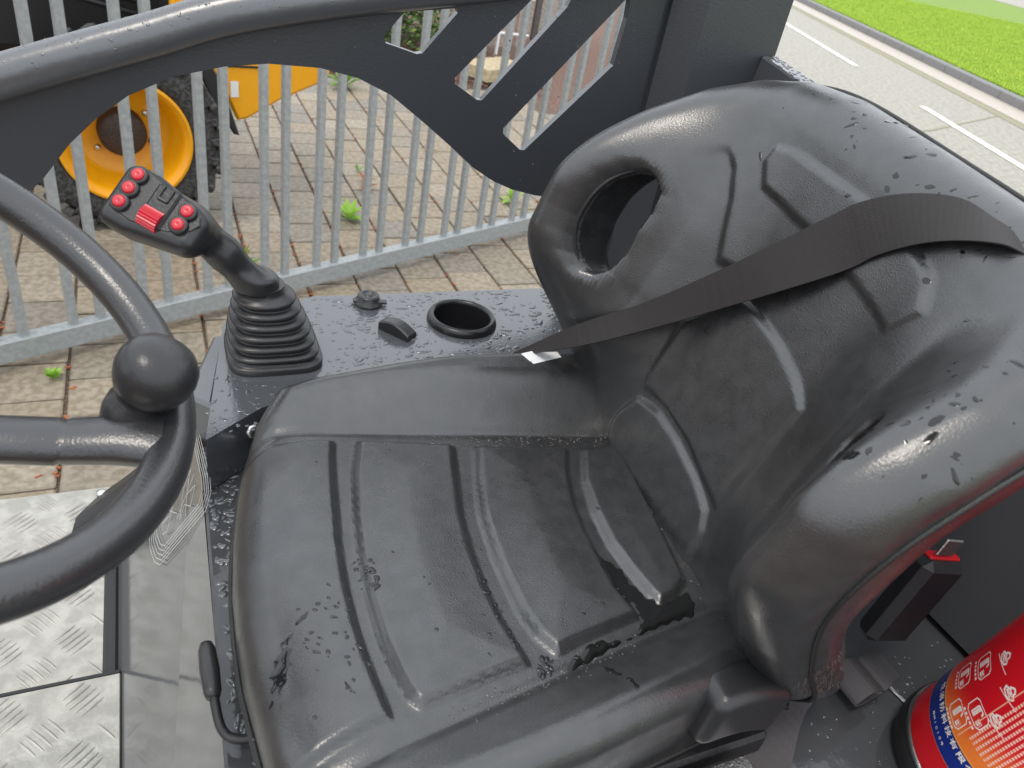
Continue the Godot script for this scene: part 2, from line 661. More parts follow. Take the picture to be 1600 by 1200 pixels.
func build_ground():
	var pl := PlaneMesh.new()
	pl.size = Vector2(700, 700)
	setting("ground", pl, M.soil, Transform3D(Basis(), Vector3(0, -0.055, 0)))
	# block paving
	var pave = setting("pavement", slab([Vector2(-3.2, -0.6), Vector2(4.2, -0.6), Vector2(4.2, -3.0), Vector2(3.0, -6.75), Vector2(-3.2, -6.75)], -0.05, -0.013, 0.0), M.sand)
	var shapes := []
	for k in 4:
		var st = surf()
		st.set_smooth_group(-1)
		add_box(st, Vector3(0.2115 - 0.0015 * (k % 2), 0.045, 0.2055 - 0.0015 * (k / 2)), 0.005)
		shapes.append(done(st))
	var px := 0.2205
	var pz := 0.2145
	var count := 0
	var rest := []
	var spots := []
	for c in range(-15, 13):
		var off = [0.0, 0.085, 0.03, 0.135, 0.06, 0.17][posmod(c, 6)]
		for r in range(3, 31):
			var x = 1.225 + (c + 0.5) * px
			var z = -(r * pz + off)
			if z < -6.6 or x > 3.9 + (z + 3.0) * 0.28 and z < -3.0:
				continue
			spots.append(Vector3(x, 0, z))
	spots.sort_custom(func(a, b): return a.distance_squared_to(Vector3(0.4, 0, -1.2)) < b.distance_squared_to(Vector3(0.4, 0, -1.2)))
	for p in spots:
		var m = M.pavers[rng.randi() % 6]
		var xf := Transform3D(Basis(Vector3.UP, rng.randf_range(-0.012, 0.012)) * Basis(Vector3.RIGHT, rng.randf_range(-0.008, 0.008)), p + Vector3(rng.randf_range(-0.0015, 0.0015), -0.0225 + rng.randf_range(-0.0025, 0.0025), rng.randf_range(-0.0015, 0.0015)))
		if count < 290 and in_view(p):
			part("paver", shapes[rng.randi() % 4], m, pave, xf)
			count += 1
		else:
			rest.append([xf, m])
	for k in 6:
		var mm := MultiMesh.new()
		mm.transform_format = MultiMesh.TRANSFORM_3D
		mm.mesh = shapes[k % 4]
		var xs := []
		for q in rest:
			if q[1] == M.pavers[k]: xs.append(q[0])
		mm.instance_count = xs.size()
		for i in xs.size(): mm.set_instance_transform(i, xs[i])
		var mi := MultiMeshInstance3D.new()
		mi.name = "far_pavers"
		mi.multimesh = mm
		mi.material_override = M.pavers[k]
		pave.add_child(mi, true)
		stuff(mi)
	# road with a gutter, a mossy seam, broken centre line and kerb
	var road = setting("road", strip(2.7, 7.3, -80, 40, -0.04), M.asphalt)
	part("mossy_seam", strip(6.72, 6.95, -80, 40, -0.036), M.moss, road)
	part("gutter", strip(6.95, 7.56, -80, 40, -0.032), M.gutter, road)
	for k in 7:
		# dashes of the lane line, about two metres long
		var t0 = -3.55 + 7.35 * (2 - k)
		part("lane_dash", strip(5.38, 5.50, t0 - 7.35, t0 - 2.70, -0.034), M.line, road)
	var cs = surf()
	cs.set_smooth_group(-1)
	var cp := [Vector3(6.6, -0.0355, -5.7), Vector3(7.06, -0.0355, -6.02), Vector3(7.51, -0.0355, -6.22), Vector3(8.27, -0.0355, -6.45), Vector3(9.32, -0.0355, -6.87), Vector3(10.87, -0.0355, -7.51)]
	for i in cp.size() - 1:
		var w = Vector3(0.4, 0, 0.9).normalized() * (0.012 + 0.006 * (i % 2))
		quad_out(cs, cp[i] - w, cp[i + 1] - w, cp[i + 1] + w, cp[i] + w, Vector3.UP)
	part("crack", done(cs), M.moss, road)
	var st = surf()
	for k in 60:
		var mid = road_side * 7.66 + road_dir * (12.0 - (k + 0.5) * 1.0)
		add_box(st, Vector3(0.17, 0.26, 0.99), 0.018, Transform3D(Basis(road_side, Vector3.UP, road_dir), mid + Vector3(0, -0.03, 0)))
	setting("kerb", done(st), M.kerb)
	var turf = setting("grass_verge", strip(7.75, 30.0, -90, 40, 0.05), M.turf)
	setting("far_road", strip(30.0, 60.0, -120, 60, 0.06), M.asphalt)
	# grass blades on the verge
	var blade = surf()
	blade.set_smooth_group(-1)
	for k in 5:
		var t = TAU * k / 5.0 + 0.4
		var d = Vector3(cos(t), 0, sin(t))
		var s = Vector3(-d.z, 0, d.x) * 0.006
		var b0 = d * 0.012
		var b1 = d * 0.035 + Vector3(0, 0.055, 0)
		var b2 = d * 0.075 + Vector3(0, 0.075 + 0.012 * (k % 3), 0)
		blade.add_vertex(b0 - s); blade.add_vertex(b1 - s); blade.add_vertex(b0 + s)
		blade.add_vertex(b0 + s); blade.add_vertex(b1 - s); blade.add_vertex(b1 + s)
		blade.add_vertex(b1 - s); blade.add_vertex(b2); blade.add_vertex(b1 + s)
	var bm = done(blade)
	var gm := MultiMesh.new()
	gm.transform_format = MultiMesh.TRANSFORM_3D
	gm.use_colors = true
	gm.mesh = bm
	var pts := []
	while pts.size() < 120000:
		var s = 7.78 + pow(rng.randf(), 1.7) * 14.0
		var t = rng.randf_range(-34.0, 0.0)
		var p = road_side * s + road_dir * t
		p.y = 0.05
		if in_view(p, 1.15): pts.append(p)
	gm.instance_count = pts.size()
	for i in pts.size():
		var k = rng.randf_range(0.5, 0.95)
		gm.set_instance_transform(i, Transform3D(Basis(Vector3.UP, rng.randf() * TAU).scaled(Vector3(k, k * rng.randf_range(0.7, 1.2), k)), pts[i]))
		var y = rng.randf()
		gm.set_instance_color(i, Color(lerpf(0.22, 0.48, y), lerpf(0.38, 0.60, y), lerpf(0.02, 0.06, y)))
	var gi := MultiMeshInstance3D.new()
	gi.name = "grass"
	gi.multimesh = gm
	gi.material_override = M.blade
	add_child(gi)
	tag(gi, "bright green mown grass on the verge beyond the road kerb", "grass")
	stuff(gi)

# ------------------------------------------------------------------ galvanised fence
func build_fence():
	var d = Vector3(0.914, 0, -0.406).normalized()
	var n = Vector3(-d.z, 0, d.x)
	var o = Vector3(-0.5, 0, -2.527)
	var f = thing("fence", "galvanised steel bar fence between the seat and the yellow machine", "fence", o)
	var b := Basis(d, Vector3.UP, -n)
	var len := 9.0
	part("bottom_rail", box(Vector3(len, 0.076, 0.05), 0.003), M.galv, f, Transform3D(b, d * (-1.1) + Vector3(0, 0.073, 0) + b.z * -0.025))
	part("top_rail", box(Vector3(len, 0.05, 0.05), 0.003), M.galv, f, Transform3D(b, d * (-1.1) + Vector3(0, 1.88, 0) + b.z * -0.025))
	var bar = box(Vector3(0.028, 1.75, 0.026), 0.0025)
	for k in range(-9, 14):
		for e in [0.0, 0.09]:
			var s = -0.027 + 0.2425 * k + e
			part("bar", bar, M.galv, f, Transform3D(b, d * s + Vector3(0, 0.11 + 0.871, 0) + b.z * -0.022))

# ------------------------------------------------------------------ yellow machine behind the fence
func build_yellow_loader():
	var y = thing("yellow_loader", "yellow loader with black tyres parked behind the steel fence", "loader", Vector3(-0.1, 0, -3.6), "", 0.12)
	var w := Node3D.new()
	w.name = "wheel"
	y.add_child(w)
	w.position = Vector3(0, 0.395, 0)
	w.basis = Basis(Vector3.RIGHT, PI / 2)   # lathe axis to +Z, towards the fence
	var tyre_shape = lathe([[0.262, -0.30], [0.30, -0.31], [0.36, -0.30], [0.385, -0.26], [0.392, -0.16], [0.385, -0.05], [0.365, -0.015], [0.33, 0.0], [0.29, -0.002], [0.262, -0.014], [0.25, -0.03]], 56)
	part("tyre", tyre_shape, M.tyre, w)
	var st = surf()
	for k in 26:
		var a = TAU * k / 26.0
		for s in [0, 1]:
			var aa = a + s * 0.12
			var xf := Transform3D(Basis(Vector3.UP, -aa) * Basis(Vector3.RIGHT, 0.5 if s == 0 else -0.5), Vector3(cos(aa) * 0.393, -0.075 - s * 0.15, sin(aa) * 0.393))
			add_box(st, Vector3(0.034, 0.17, 0.04), 0.006, xf)
		var xs := Transform3D(Basis(Vector3.UP, -a), Vector3(cos(a) * 0.362, -0.014, sin(a) * 0.362))
		add_box(st, Vector3(0.05, 0.02, 0.036), 0.005, xs)
	part("tread_lugs", done(st), M.tyre, w)
	part("rim", lathe([[0.235, -0.30], [0.235, -0.2], [0.22, -0.19], [0.10, -0.19], [0.0, -0.19]], 48), M.yellow, w)
	part("rim_dish", lathe([[0.10, -0.188], [0.185, -0.180], [0.205, -0.15], [0.215, -0.10], [0.222, -0.09], [0.232, -0.05], [0.236, -0.035], [0.247, -0.024], [0.262, -0.010], [0.268, -0.004], [0.266, 0.004], [0.255, 0.002]], 56), M.yellow, w)
	part("hub", lathe([[0.098, -0.19], [0.098, -0.12], [0.088, -0.105], [0.03, -0.10], [0.0, -0.10]], 32), M.hub, w)
	for k in 6:
		var a = TAU * k / 6.0 + 0.4
		part("wheel_bolt", lathe([[0.013, -0.19], [0.013, -0.165], [0.008, -0.160], [0.0, -0.160]], 8), M.steel, w, Transform3D(Basis(), Vector3(cos(a) * 0.128, 0, sin(a) * 0.128)))
	# bodywork: side panel that rises to the rear
	var side := [Vector2(0.20, 0.84), Vector2(0.375, 0.69), Vector2(0.455, 0.502), Vector2(0.50, 0.512), Vector2(0.65, 0.60), Vector2(0.87, 0.70), Vector2(0.885, 0.74), Vector2(0.885, 1.02), Vector2(0.20, 1.02)]
	part("side_panel", slab(side, -0.03, 0.03, 0.012), M.yellow, y, Transform3D(Basis(Vector3.RIGHT, Vector3(0, 0, 1), Vector3(0, 1, 0)), Vector3(0.035, -0.045, -0.16)))
	part("body_core", box(Vector3(0.50, 0.5, 0.6), 0.02), M.black, y, Transform3D(Basis(), Vector3(0.5, 1.0, -0.55)))
	part("sticker", box(Vector3(0.035, 0.07, 0.002), 0.0005), M.white, y, Transform3D(Basis(), Vector3(0.478, 0.60, -0.127)))
	part("trim_line", box(Vector3(0.16, 0.010, 0.003), 0.0005), M.black, y, Transform3D(Basis(), Vector3(0.53, 0.70, -0.127)))
	# mudguard: black rubber sheet that hangs in front of the panel
	var mg := [Vector2(0.30, 0.78), Vector2(0.36, 0.74), Vector2(0.42, 0.62), Vector2(0.475, 0.44), Vector2(0.485, 0.405), Vector2(0.46, 0.41), Vector2(0.41, 0.50), Vector2(0.37, 0.56), Vector2(0.33, 0.66)]
	part("mudguard", slab(mg, -0.02, 0.02, 0.006), M.black, y, Transform3D(Basis(Vector3.RIGHT, Vector3(0, 0, 1), Vector3(0, 1, 0)), Vector3(0.0, 0.0, -0.10)))
	# dark superstructure, hoses and the second wheel
	part("engine_cover", box(Vector3(2.2, 0.62, 0.9), 0.08), M.black, y, Transform3D(Basis(), Vector3(-0.75, 0.86, -1.05)))
	for k in 4:
		var z0 = -0.30 - 0.03 * k
		part("hose", tube(smooth_path([Vector3(-1.3, 0.72 + 0.07 * k, z0 - 0.2), Vector3(-0.75, 0.95 + 0.05 * k, z0 - 0.2), Vector3(-0.3, 0.90 + 0.05 * k, z0 - 0.2), Vector3(0.15, 0.80 + 0.05 * k, z0 - 0.25)], 6), 0.011, 8), M.black, y)
	part("axle", tube([Vector3(0, 0.395, -0.25), Vector3(0, 0.395, -1.4)], 0.07, 12), M.black, y)
	var w2 = w.duplicate()
	y.add_child(w2, true)
	w2.position = Vector3(-1.30, 0.395, 0)

# ------------------------------------------------------------------ planting bed and timber behind the yard
func build_backdrop():
	setting("mulch_bed", slab([Vector2(-3.2, -6.76), Vector2(3.0, -6.76), Vector2(4.4, -12.0), Vector2(-3.2, -12.0)], -0.05, 0.015, 0.0), M.soil)
	var chips = surf()
	for k in 900:
		var p = Vector3(rng.randf_range(0.6, 3.4), 0.02, rng.randf_range(-8.2, -6.6))
		add_box(chips, Vector3(rng.randf_range(0.02, 0.07), 0.012, rng.randf_range(0.01, 0.025)), 0.0, Transform3D(Basis.from_euler(Vector3(rng.randf_range(-0.4, 0.4), rng.randf() * TAU, rng.randf_range(-0.4, 0.4))), p))
	var ci = part("bark_mulch", done(chips), M.soil, self)
	tag(ci, "reddish brown bark mulch spread along the far edge of paving", "mulch")
	stuff(ci)
	# shrub with pink flowers
	var b = thing("flowering_shrub", "green leafy shrub with pale pink flowers behind the fence", "shrub", Vector3(2.35, 0.0, -8.3))
	var lf = leaf_mesh(0.05, 0.022)
	var mm := MultiMesh.new()
	mm.transform_format = MultiMesh.TRANSFORM_3D
	mm.use_colors = true
	mm.mesh = lf
	mm.instance_count = 2600
	for i in 2600:
		var a = rng.randf() * TAU
		var r = 0.75 * pow(rng.randf(), 0.6)
		var h = rng.randf_range(0.04, 0.75) * (1.0 - 0.4 * r)
		mm.set_instance_transform(i, Transform3D(Basis.from_euler(Vector3(rng.randf_range(-0.9, 0.9), rng.randf() * TAU, rng.randf_range(-0.6, 0.6))).scaled(Vector3.ONE * rng.randf_range(0.7, 1.6)), Vector3(cos(a) * r * 1.1, h, sin(a) * r)))
		var y = rng.randf()
		mm.set_instance_color(i, Color(lerpf(0.05, 0.24, y * y), lerpf(0.11, 0.33, y * y), lerpf(0.02, 0.06, y)))
	var fo := MultiMeshInstance3D.new()
	fo.name = "foliage"
	fo.multimesh = mm
	fo.material_override = M.blade
	b.add_child(fo)
	stuff(fo)
	for k in 7:
		var a = rng.randf() * TAU
		part("stem", tube([Vector3(0, 0, 0), Vector3(cos(a) * 0.2, 0.35, sin(a) * 0.2), Vector3(cos(a) * 0.45, 0.6, sin(a) * 0.4)], 0.008, 6), M.wood_dark, b)
	for p in [Vector3(-0.02, 0.55, 0.42), Vector3(0.06, 0.50, 0.45), Vector3(-0.3, 0.6, 0.3), Vector3(0.4, 0.45, 0.4)]:
		var fs = surf()
		for k in 6:
			var t = TAU * k / 6
			var d = Vector3(cos(t), sin(t), 0.25)
			var s = Vector3(-sin(t), cos(t), 0) * 0.022
			tri_out(fs, Vector3.ZERO, d * 0.05 + s, d * 0.05 - s, Vector3(0, 0, 1))
		part("flower", done(fs), M.pink, b, Transform3D(Basis.from_euler(Vector3(-0.5, 0, rng.randf())), p))
	# weathered boards of the timber screen, with dark gaps between
	var t = thing("timber_screen", "weathered grey timber board screen behind the planting bed", "screen", Vector3(3.0, 0, -8.0), "", 0.75)
	for k in 14:
		var wd = 0.17 + 0.03 * (k % 3)
		var m = [M.wood, M.stone_pink, M.wood, M.wood_dark, M.wood, M.stone_pink][k % 6]
		part("board", box(Vector3(wd, 1.5 + 0.05 * (k % 4), 0.03), 0.004), m, t, Transform3D(Basis(), Vector3(-0.25 + k * 0.235, 0.75, 0.02 * (k % 2))))
	part("rail", box(Vector3(3.4, 0.07, 0.05), 0.004), M.wood_dark, t, Transform3D(Basis(), Vector3(1.2, 0.45, -0.05)))
	part("rail", box(Vector3(3.4, 0.07, 0.05), 0.004), M.wood_dark, t, Transform3D(Basis(), Vector3(1.2, 1.15, -0.05)))
	var pale = thing("pipe_frame", "thin white metal frame leaning in front of timber screen", "frame", Vector3(3.35, 0, -8.1), "", 0.75)
	for s in [0.25, 0.62, 1.05]:
		part("crossbar", tube([Vector3(-0.25, s, 0.1), Vector3(0.75, s - 0.12, 0.1)], 0.016, 8), M.white, pale)
	part("upright", tube([Vector3(-0.1, 0, 0.12), Vector3(-0.02, 1.4, 0.1)], 0.018, 8), M.white, pale)
	var slabs = thing("stone_slab", "cream stone slab lying at the foot of the timber screen", "slab", Vector3(2.95, 0.09, -6.95), "", 0.5)
	part("slab_stone", box(Vector3(0.6, 0.12, 0.35), 0.01), M.cream, slabs)

func leaf_mesh(l, w):
	var st = surf()
	st.set_smooth_group(-1)
	var a = Vector3(0, 0, 0)
	var b = Vector3(-w, l * 0.12, l * 0.5)
	var c = Vector3(w, l * 0.12, l * 0.5)
	var m = Vector3(0, l * 0.04, l * 0.5)
	var e = Vector3(0, l * 0.02, l)
	tri_out(st, a, b, m, Vector3.UP); tri_out(st, a, m, c, Vector3.UP)
	tri_out(st, b, e, m, Vector3.UP); tri_out(st, m, e, c, Vector3.UP)
	return done(st)

# ------------------------------------------------------------------ weeds and litter
func rosette(at, label, n, l, w, material, up = 0.5, group = ""):
	var o = thing("weed", label, "weed", at, group)
	for k in n:
		var a = TAU * k / n + rng.randf_range(-0.3, 0.3)
		var ll = l * rng.randf_range(0.7, 1.15)
		part("leaf", leaf_mesh(ll, w * rng.randf_range(0.8, 1.2)), material, o, Transform3D(Basis(Vector3.UP, a) * Basis(Vector3.RIGHT, -rng.randf_range(0.1, up * 1.4)), Vector3(0, 0.004, 0)))
	return o

func build_weeds():
	rosette(Vector3(0.895, 0, -3.72), "bright green rosette weed behind the middle fence bars", 16, 0.115, 0.017, M.leaf_bright, 0.6)
	rosette(Vector3(0.28, 0, -3.12), "tall green weed with narrow leaves beside the lever behind fence rail", 13, 0.15, 0.014, M.leaf, 1.0)
	rosette(Vector3(-0.36, 0, -2.42), "small lime green weed between pavers above steering wheel spoke", 10, 0.05, 0.014, M.leaf_bright, 0.9)
	rosette(Vector3(-0.53, 0, -2.60), "flat green leaf pressed under the fence rail beyond steering wheel", 5, 0.06, 0.022, M.leaf_bright, 0.2)
	rosette(Vector3(1.97, 0, -5.55), "broad leaved green weed in the far paving joint", 9, 0.16, 0.035, M.leaf_bright, 0.7)
	rosette(Vector3(2.14, 0, -5.10), "smaller green weed in front of the broad leaved one", 6, 0.10, 0.025, M.leaf_bright, 0.6)
	rosette(Vector3(1.42, 0, -6.30), "leafy green weed beside the yellow body panel at mulch edge", 14, 0.20, 0.04, M.leaf, 1.0)
	rosette(Vector3(1.93, 0, -3.99), "green weed at the fence foot beside the backrest", 8, 0.10, 0.022, M.leaf_bright, 0.9)
	rosette(Vector3(0.63, 0, -3.12), "tiny yellow green weed below fence rail beside joystick bellows", 7, 0.04, 0.012, M.leaf_bright, 0.9)
	rosette(Vector3(1.10, 0, -4.42), "very small dark green tuft in a paving joint", 6, 0.05, 0.010, M.leaf, 0.9)
	var o = thing("fallen_leaf", "curled orange brown fallen leaf on paving behind fence bars", "leaf", Vector3(1.03, 0.005, -4.12))
	for k in 5:
		part("blade", leaf_mesh(0.10 + 0.02 * (k % 3), 0.014), M.dead, o, Transform3D(Basis(Vector3.UP, 1.2 + k * 0.5) * Basis(Vector3.RIGHT, -0.12), Vector3(0.015 * k, 0.004 * k, -0.02 * k)))
	var o2 = thing("fallen_leaf", "pale straw coloured fallen leaf lying on far pavers", "leaf", Vector3(1.63, 0.005, -4.86))
	for k in 3:
		part("blade", leaf_mesh(0.10, 0.016), M.straw, o2, Transform3D(Basis(Vector3.UP, 1.0 + k * 0.7), Vector3(0.02 * k, 0.002, 0)))
	var lit = surf()
	for k in 420:
		var c = rng.randi_range(-8, 6)
		var p = Vector3(1.225 + c * 0.2205 + rng.randfn(0, 0.004), -0.002, -rng.randf_range(1.6, 6.0))
		if rng.randf() < 0.25: p.x += rng.randf_range(-0.1, 0.1)
		add_box(lit, Vector3(rng.randf_range(0.004, 0.012), 0.006, rng.randf_range(0.006, 0.024)), 0.0, Transform3D(Basis(Vector3.UP, rng.randf() * TAU), p))
	var li = part("joint_litter", done(lit), M.dead, self)
	tag(li, "reddish crumbs and grit collected in the paver joints", "litter")
	stuff(li)

# ------------------------------------------------------------------ the black loader's own bodywork
func build_frame():
	var f = thing("loader_frame", "black painted loader bodywork with side guard, console and tread plate floor", "loader", Vector3.ZERO)
	# side guard with arch and three slots
	var g := CSGPolygon3D.new()
	g.name = "guard_plate"
	var outl := [-620, 1080, -230, 1140, -165, 1170, -132, 1199, -94, 1249, -61, 1282, -23, 1312, 30, 1339, 91, 1356, 145, 1364, 211, 1364, 262, 1355, 309, 1336, 359, 1302, 402, 1271, 448, 1236, 484, 1216, 519, 1203, 561, 1194, 620, 1188, 650, 1165, 662, 1120, 655, 1040, 640, 950, 900, 950, 900, 1560, 720, 1545, 350, 1477, 120, 1428, 0, 1386, -150, 1330, -620, 1130]
	g.polygon = PackedVector2Array(v2(outl))
	g.depth = 0.012
	g.material = M.paint_matt
	f.add_child(g)
	g.position = Vector3(0, 0, -1.08)
	var slots := [[293, 1411, 297, 1403, 341, 1393, 349, 1395, 393, 1451, 390, 1456, 319, 1444], [400, 1366, 401, 1358, 438, 1338, 446, 1338, 556, 1476, 560, 1488, 505, 1486], [487, 1299, 488, 1291, 520, 1268, 528, 1267, 652, 1404, 657, 1470, 655, 1496, 648, 1496]]
	for s in slots:
		var c := CSGPolygon3D.new()
		c.name = "slot"
		c.operation = CSGShape3D.OPERATION_SUBTRACTION
		c.polygon = PackedVector2Array(v2(s))
		c.depth = 0.05
		c.material = M.paint
		g.add_child(c, true)
		c.position = Vector3(0, 0, 0.02)
	var rp = smooth_path([Vector3(-0.62, 1.13, -1.075), Vector3(-0.36, 1.245, -1.075), Vector3(-0.15, 1.327, -1.075), Vector3(0.0, 1.383, -1.075), Vector3(0.12, 1.426, -1.075), Vector3(0.35, 1.478, -1.075), Vector3(0.72, 1.55, -1.075)], 8)
	part("guard_top_tube", tube(rp, 0.0250, 24), M.paint_tube, f)
	# post at the rear end of the guard
	part("rear_post", slab([Vector2(0.722, -1.070), Vector2(0.755, -1.026), Vector2(0.905, -1.026), Vector2(0.905, -1.10), Vector2(0.722, -1.10)], 0.9, 1.9, 0.003), M.paint_matt, f)
	# rear bodywork behind the seat
	var rail = tube([Vector3(0.91, 1.452, -1.10), Vector3(0.91, 1.36, -0.45)], 0.02, 4)
	var rs = surf()
	var ra = Vector3(0.895, 1.452, -1.028)
	var rb = Vector3(0.895, 1.350, -0.30)
	var rdir = (rb - ra).normalized()
	add_box(rs, Vector3(0.035, 0.05, (rb - ra).length()), 0.003, Transform3D(Basis(Vector3.RIGHT, rdir.cross(Vector3.RIGHT).normalized() * -1.0, rdir).orthonormalized(), (ra + rb) * 0.5 + Vector3(0, -0.025, 0)))
	part("hood_edge", done(rs), M.paint, f)
	part("bracket_block", slab([Vector2(0.79, -0.99), Vector2(0.87, -1.018), Vector2(0.87, -0.80), Vector2(0.79, -0.78)], 1.25, 1.375, 0.006), M.paint, f)
	var ws = surf()
	ws.set_smooth_group(-1)
	var w0 = Vector3(0.795, 0.982, 0.3)
	var w1 = Vector3(0.795, 0.982, -1.02)
	var w2 = Vector3(0.885, 1.40, -1.02)
	var w3 = Vector3(0.885, 1.34, 0.3)
	quad_out(ws, w0, w1, w2, w3, Vector3(-1, 0, 0))
	var o = Vector3(0.02, -0.01, 0)
	quad_out(ws, w0 + o, w1 + o, w2 + o, w3 + o, Vector3(1, 0, 0))
	quad_out(ws, w3, w2, w2 + o, w3 + o, Vector3(0, 1, 0))
	part("rear_bulkhead", done(ws), M.paint, f)
	# deck that carries the seat
	part("seat_base", slab([Vector2(0.024, -0.80), Vector2(0.84, -0.80), Vector2(0.84, 0.12), Vector2(0.008, 0.12), Vector2(0.012, -0.35)], 0.93, 0.972, 0.003), M.deck, f)
	part("deck_seam", box(Vector3(0.004, 0.002, 0.06), 0.0005), M.steel, f, Transform3D(Basis(Vector3.UP, 0.15), Vector3(0.672, 0.974, -0.266)))
	# sloping front panel under the seat, with its decal of white lines
	var a0 = Vector3(0.020, 0.968, -0.80)
	var a1 = Vector3(0.004, 0.968, 0.10)
	var a2 = Vector3(-0.108, 0.602, 0.10)
	var a3 = Vector3(-0.108, 0.602, -0.98)
	var fs = surf()
	fs.set_smooth_group(-1)
	var a0b = Vector3(0.024, 0.968, -0.90)
	quad_out(fs, a0b, a1, a2, a3, Vector3(-1, 0.3, 0))
	var back = Vector3(0.012, -0.004, 0)
	quad_out(fs, a0b + back, a1 + back, a2 + back, a3 + back, Vector3(1, 0, 0))
	var fp = part("front_panel", done(fs), M.panel, f)
	decal(fp, a0b, a1, a2, a3)
	# floor
	part("floor_pan", box(Vector3(0.62, 0.02, 1.25), 0.003), M.paint_matt, f, Transform3D(Basis(), Vector3(-0.41, 0.588, -0.525)))
	part("floor_channel", box(Vector3(0.02, 0.03, 1.06), 0.004), M.black, f, Transform3D(Basis(), Vector3(-0.112, 0.606, -0.46)))
	tread(f, Vector3(-0.42, 0.612, -0.92), 0.608, 0.47, 1)
	tread(f, Vector3(-0.402, 0.634, -0.37), 0.608, 0.75, 2)
	part("edge_trim", box(Vector3(0.608, 0.010, 0.005), 0.001), M.black, f, Transform3D(Basis(), Vector3(-0.402, 0.632, -0.748)))
	part("floor_screw", lathe([[0.008, 0.0], [0.008, 0.004], [0.004, 0.0055], [0.0, 0.0055]], 12), M.steel, f, Transform3D(Basis(), Vector3(-0.129, 0.6165, -1.136)))
	var fl := []
	for k in 14:
		var t = k / 13.0
		var c = Vector3(0.035 - 0.19 * t * t - 0.02 * t, 0.93 - 0.335 * t, -1.02 - 0.07 * t)
		fl.append([c + Vector3(-0.02, 0, 0.05), c + Vector3(0, 0.012, 0.0), c + Vector3(0.02, 0.0, -0.05), c + Vector3(0.01, -0.015, 0)])
	var fls = surf()
	add_loft(fls, fl, true, true, 1)
	part("fender_lip", done(fls), M.black, f)
	# console right of the seat
	var con := CSGPolygon3D.new()
	con.name = "side_console"
	con.polygon = PackedVector2Array([Vector2(0.027, 0.712), Vector2(0.068, 0.962), Vector2(0.20, 1.028), Vector2(0.75, 1.030), Vector2(0.75, 0.78), Vector2(0.13, 0.778), Vector2(0.092, 0.762)])
	con.depth = 0.075
	con.material = M.paint
	f.add_child(con)
	# the outline lies in x and -z; the body hangs below the top face
	con.transform = Transform3D(Basis(Vector3.RIGHT, Vector3(0, 0, -1), Vector3.UP), Vector3(0, 1.05, 0))
	var well := CSGCylinder3D.new()
	well.name = "cup_well"
	well.operation = CSGShape3D.OPERATION_SUBTRACTION
	well.radius = 0.0435
	well.height = 0.3
	well.sides = 48
	well.material = M.cup
	con.add_child(well)
	well.transform = Transform3D(con.transform.basis.inverse(), Vector3(0.405, 0.936, 0.05))
	var ci = con.transform.affine_inverse()
	part("console_flange", slab([Vector2(0.012, -0.83), Vector2(0.055, -0.965), Vector2(0.07, -0.965), Vector2(0.04, -0.80)], 0.97, 1.03, 0.004), M.paint, con, ci)
	part("white_label", box(Vector3(0.002, 0.035, 0.05), 0.0005), M.white, con, ci * Transform3D(Basis(Vector3.UP, 0.16), Vector3(0.024, 1.0, -0.84)))
	part("panel_bolt", lathe([[0.009, 0.0], [0.009, 0.006], [0.006, 0.008], [0.0, 0.008]], 6), M.steel, con, ci * Transform3D(basis_y(Vector3(0.3, 0.3, 1)), Vector3(0.080, 1.024, -0.755)))
	part("cup_holder", lathe([[0.0, -0.052], [0.036, -0.05], [0.040, -0.03], [0.042, 0.004], [0.0425, 0.008], [0.046, 0.011], [0.050, 0.009], [0.0525, 0.004], [0.053, 0.0005]], 56), M.cup, con, ci * Transform3D(Basis(), Vector3(0.405, 1.051, -0.936)))
	part("cup_water", lathe([[0.037, 0.0], [0.02, 0.0], [0.0, 0.0]], 32), M.drop_black, con, ci * Transform3D(Basis(), Vector3(0.405, 1.010, -0.936)))
	var sk = part("socket_cap", lathe([[0.021, 0.0], [0.021, 0.004], [0.017, 0.005], [0.0165, 0.013], [0.014, 0.0155], [0.010, 0.0155], [0.0095, 0.014], [0.006, 0.014], [0.0055, 0.0155], [0.0, 0.0155]], 36), M.plastic, con, ci * Transform3D(Basis(), Vector3(0.277, 1.0505, -1.0)))
	part("cap_tab", box(Vector3(0.05, 0.004, 0.010), 0.001), M.plastic, con, ci * Transform3D(Basis(Vector3.UP, -0.2), Vector3(0.279, 1.055, -0.998)))
	# rocker switch: curved cap seen nearly from above
	var rr := []
	for k in 9:
		var t = k / 8.0
		var h = 0.008 + 0.010 * sin(t * PI * 0.85 + 0.35)
		var x = lerpf(-0.026, 0.026, t)
		rr.append([Vector3(x, 0, -0.0105), Vector3(x, h - 0.002, -0.0105), Vector3(x, h, -0.0085), Vector3(x, h, 0.0085), Vector3(x, h - 0.002, 0.0105), Vector3(x, 0, 0.0105)])
	var rst = surf()
	add_loft(rst, rr, true, true, -1)
	part("rocker_switch", done(rst), M.plastic, con, ci * Transform3D(Basis(Vector3.UP, -0.92), Vector3(0.298, 1.0505, -0.912)))
	# rain on the console, the tube, the deck and the hood edge
	var ds = surf()
	var n := 0
	var avoid := [[0.405, -0.936, 0.056], [0.277, -1.0, 0.026], [0.298, -0.912, 0.022], [0.123, -0.885, 0.075]]
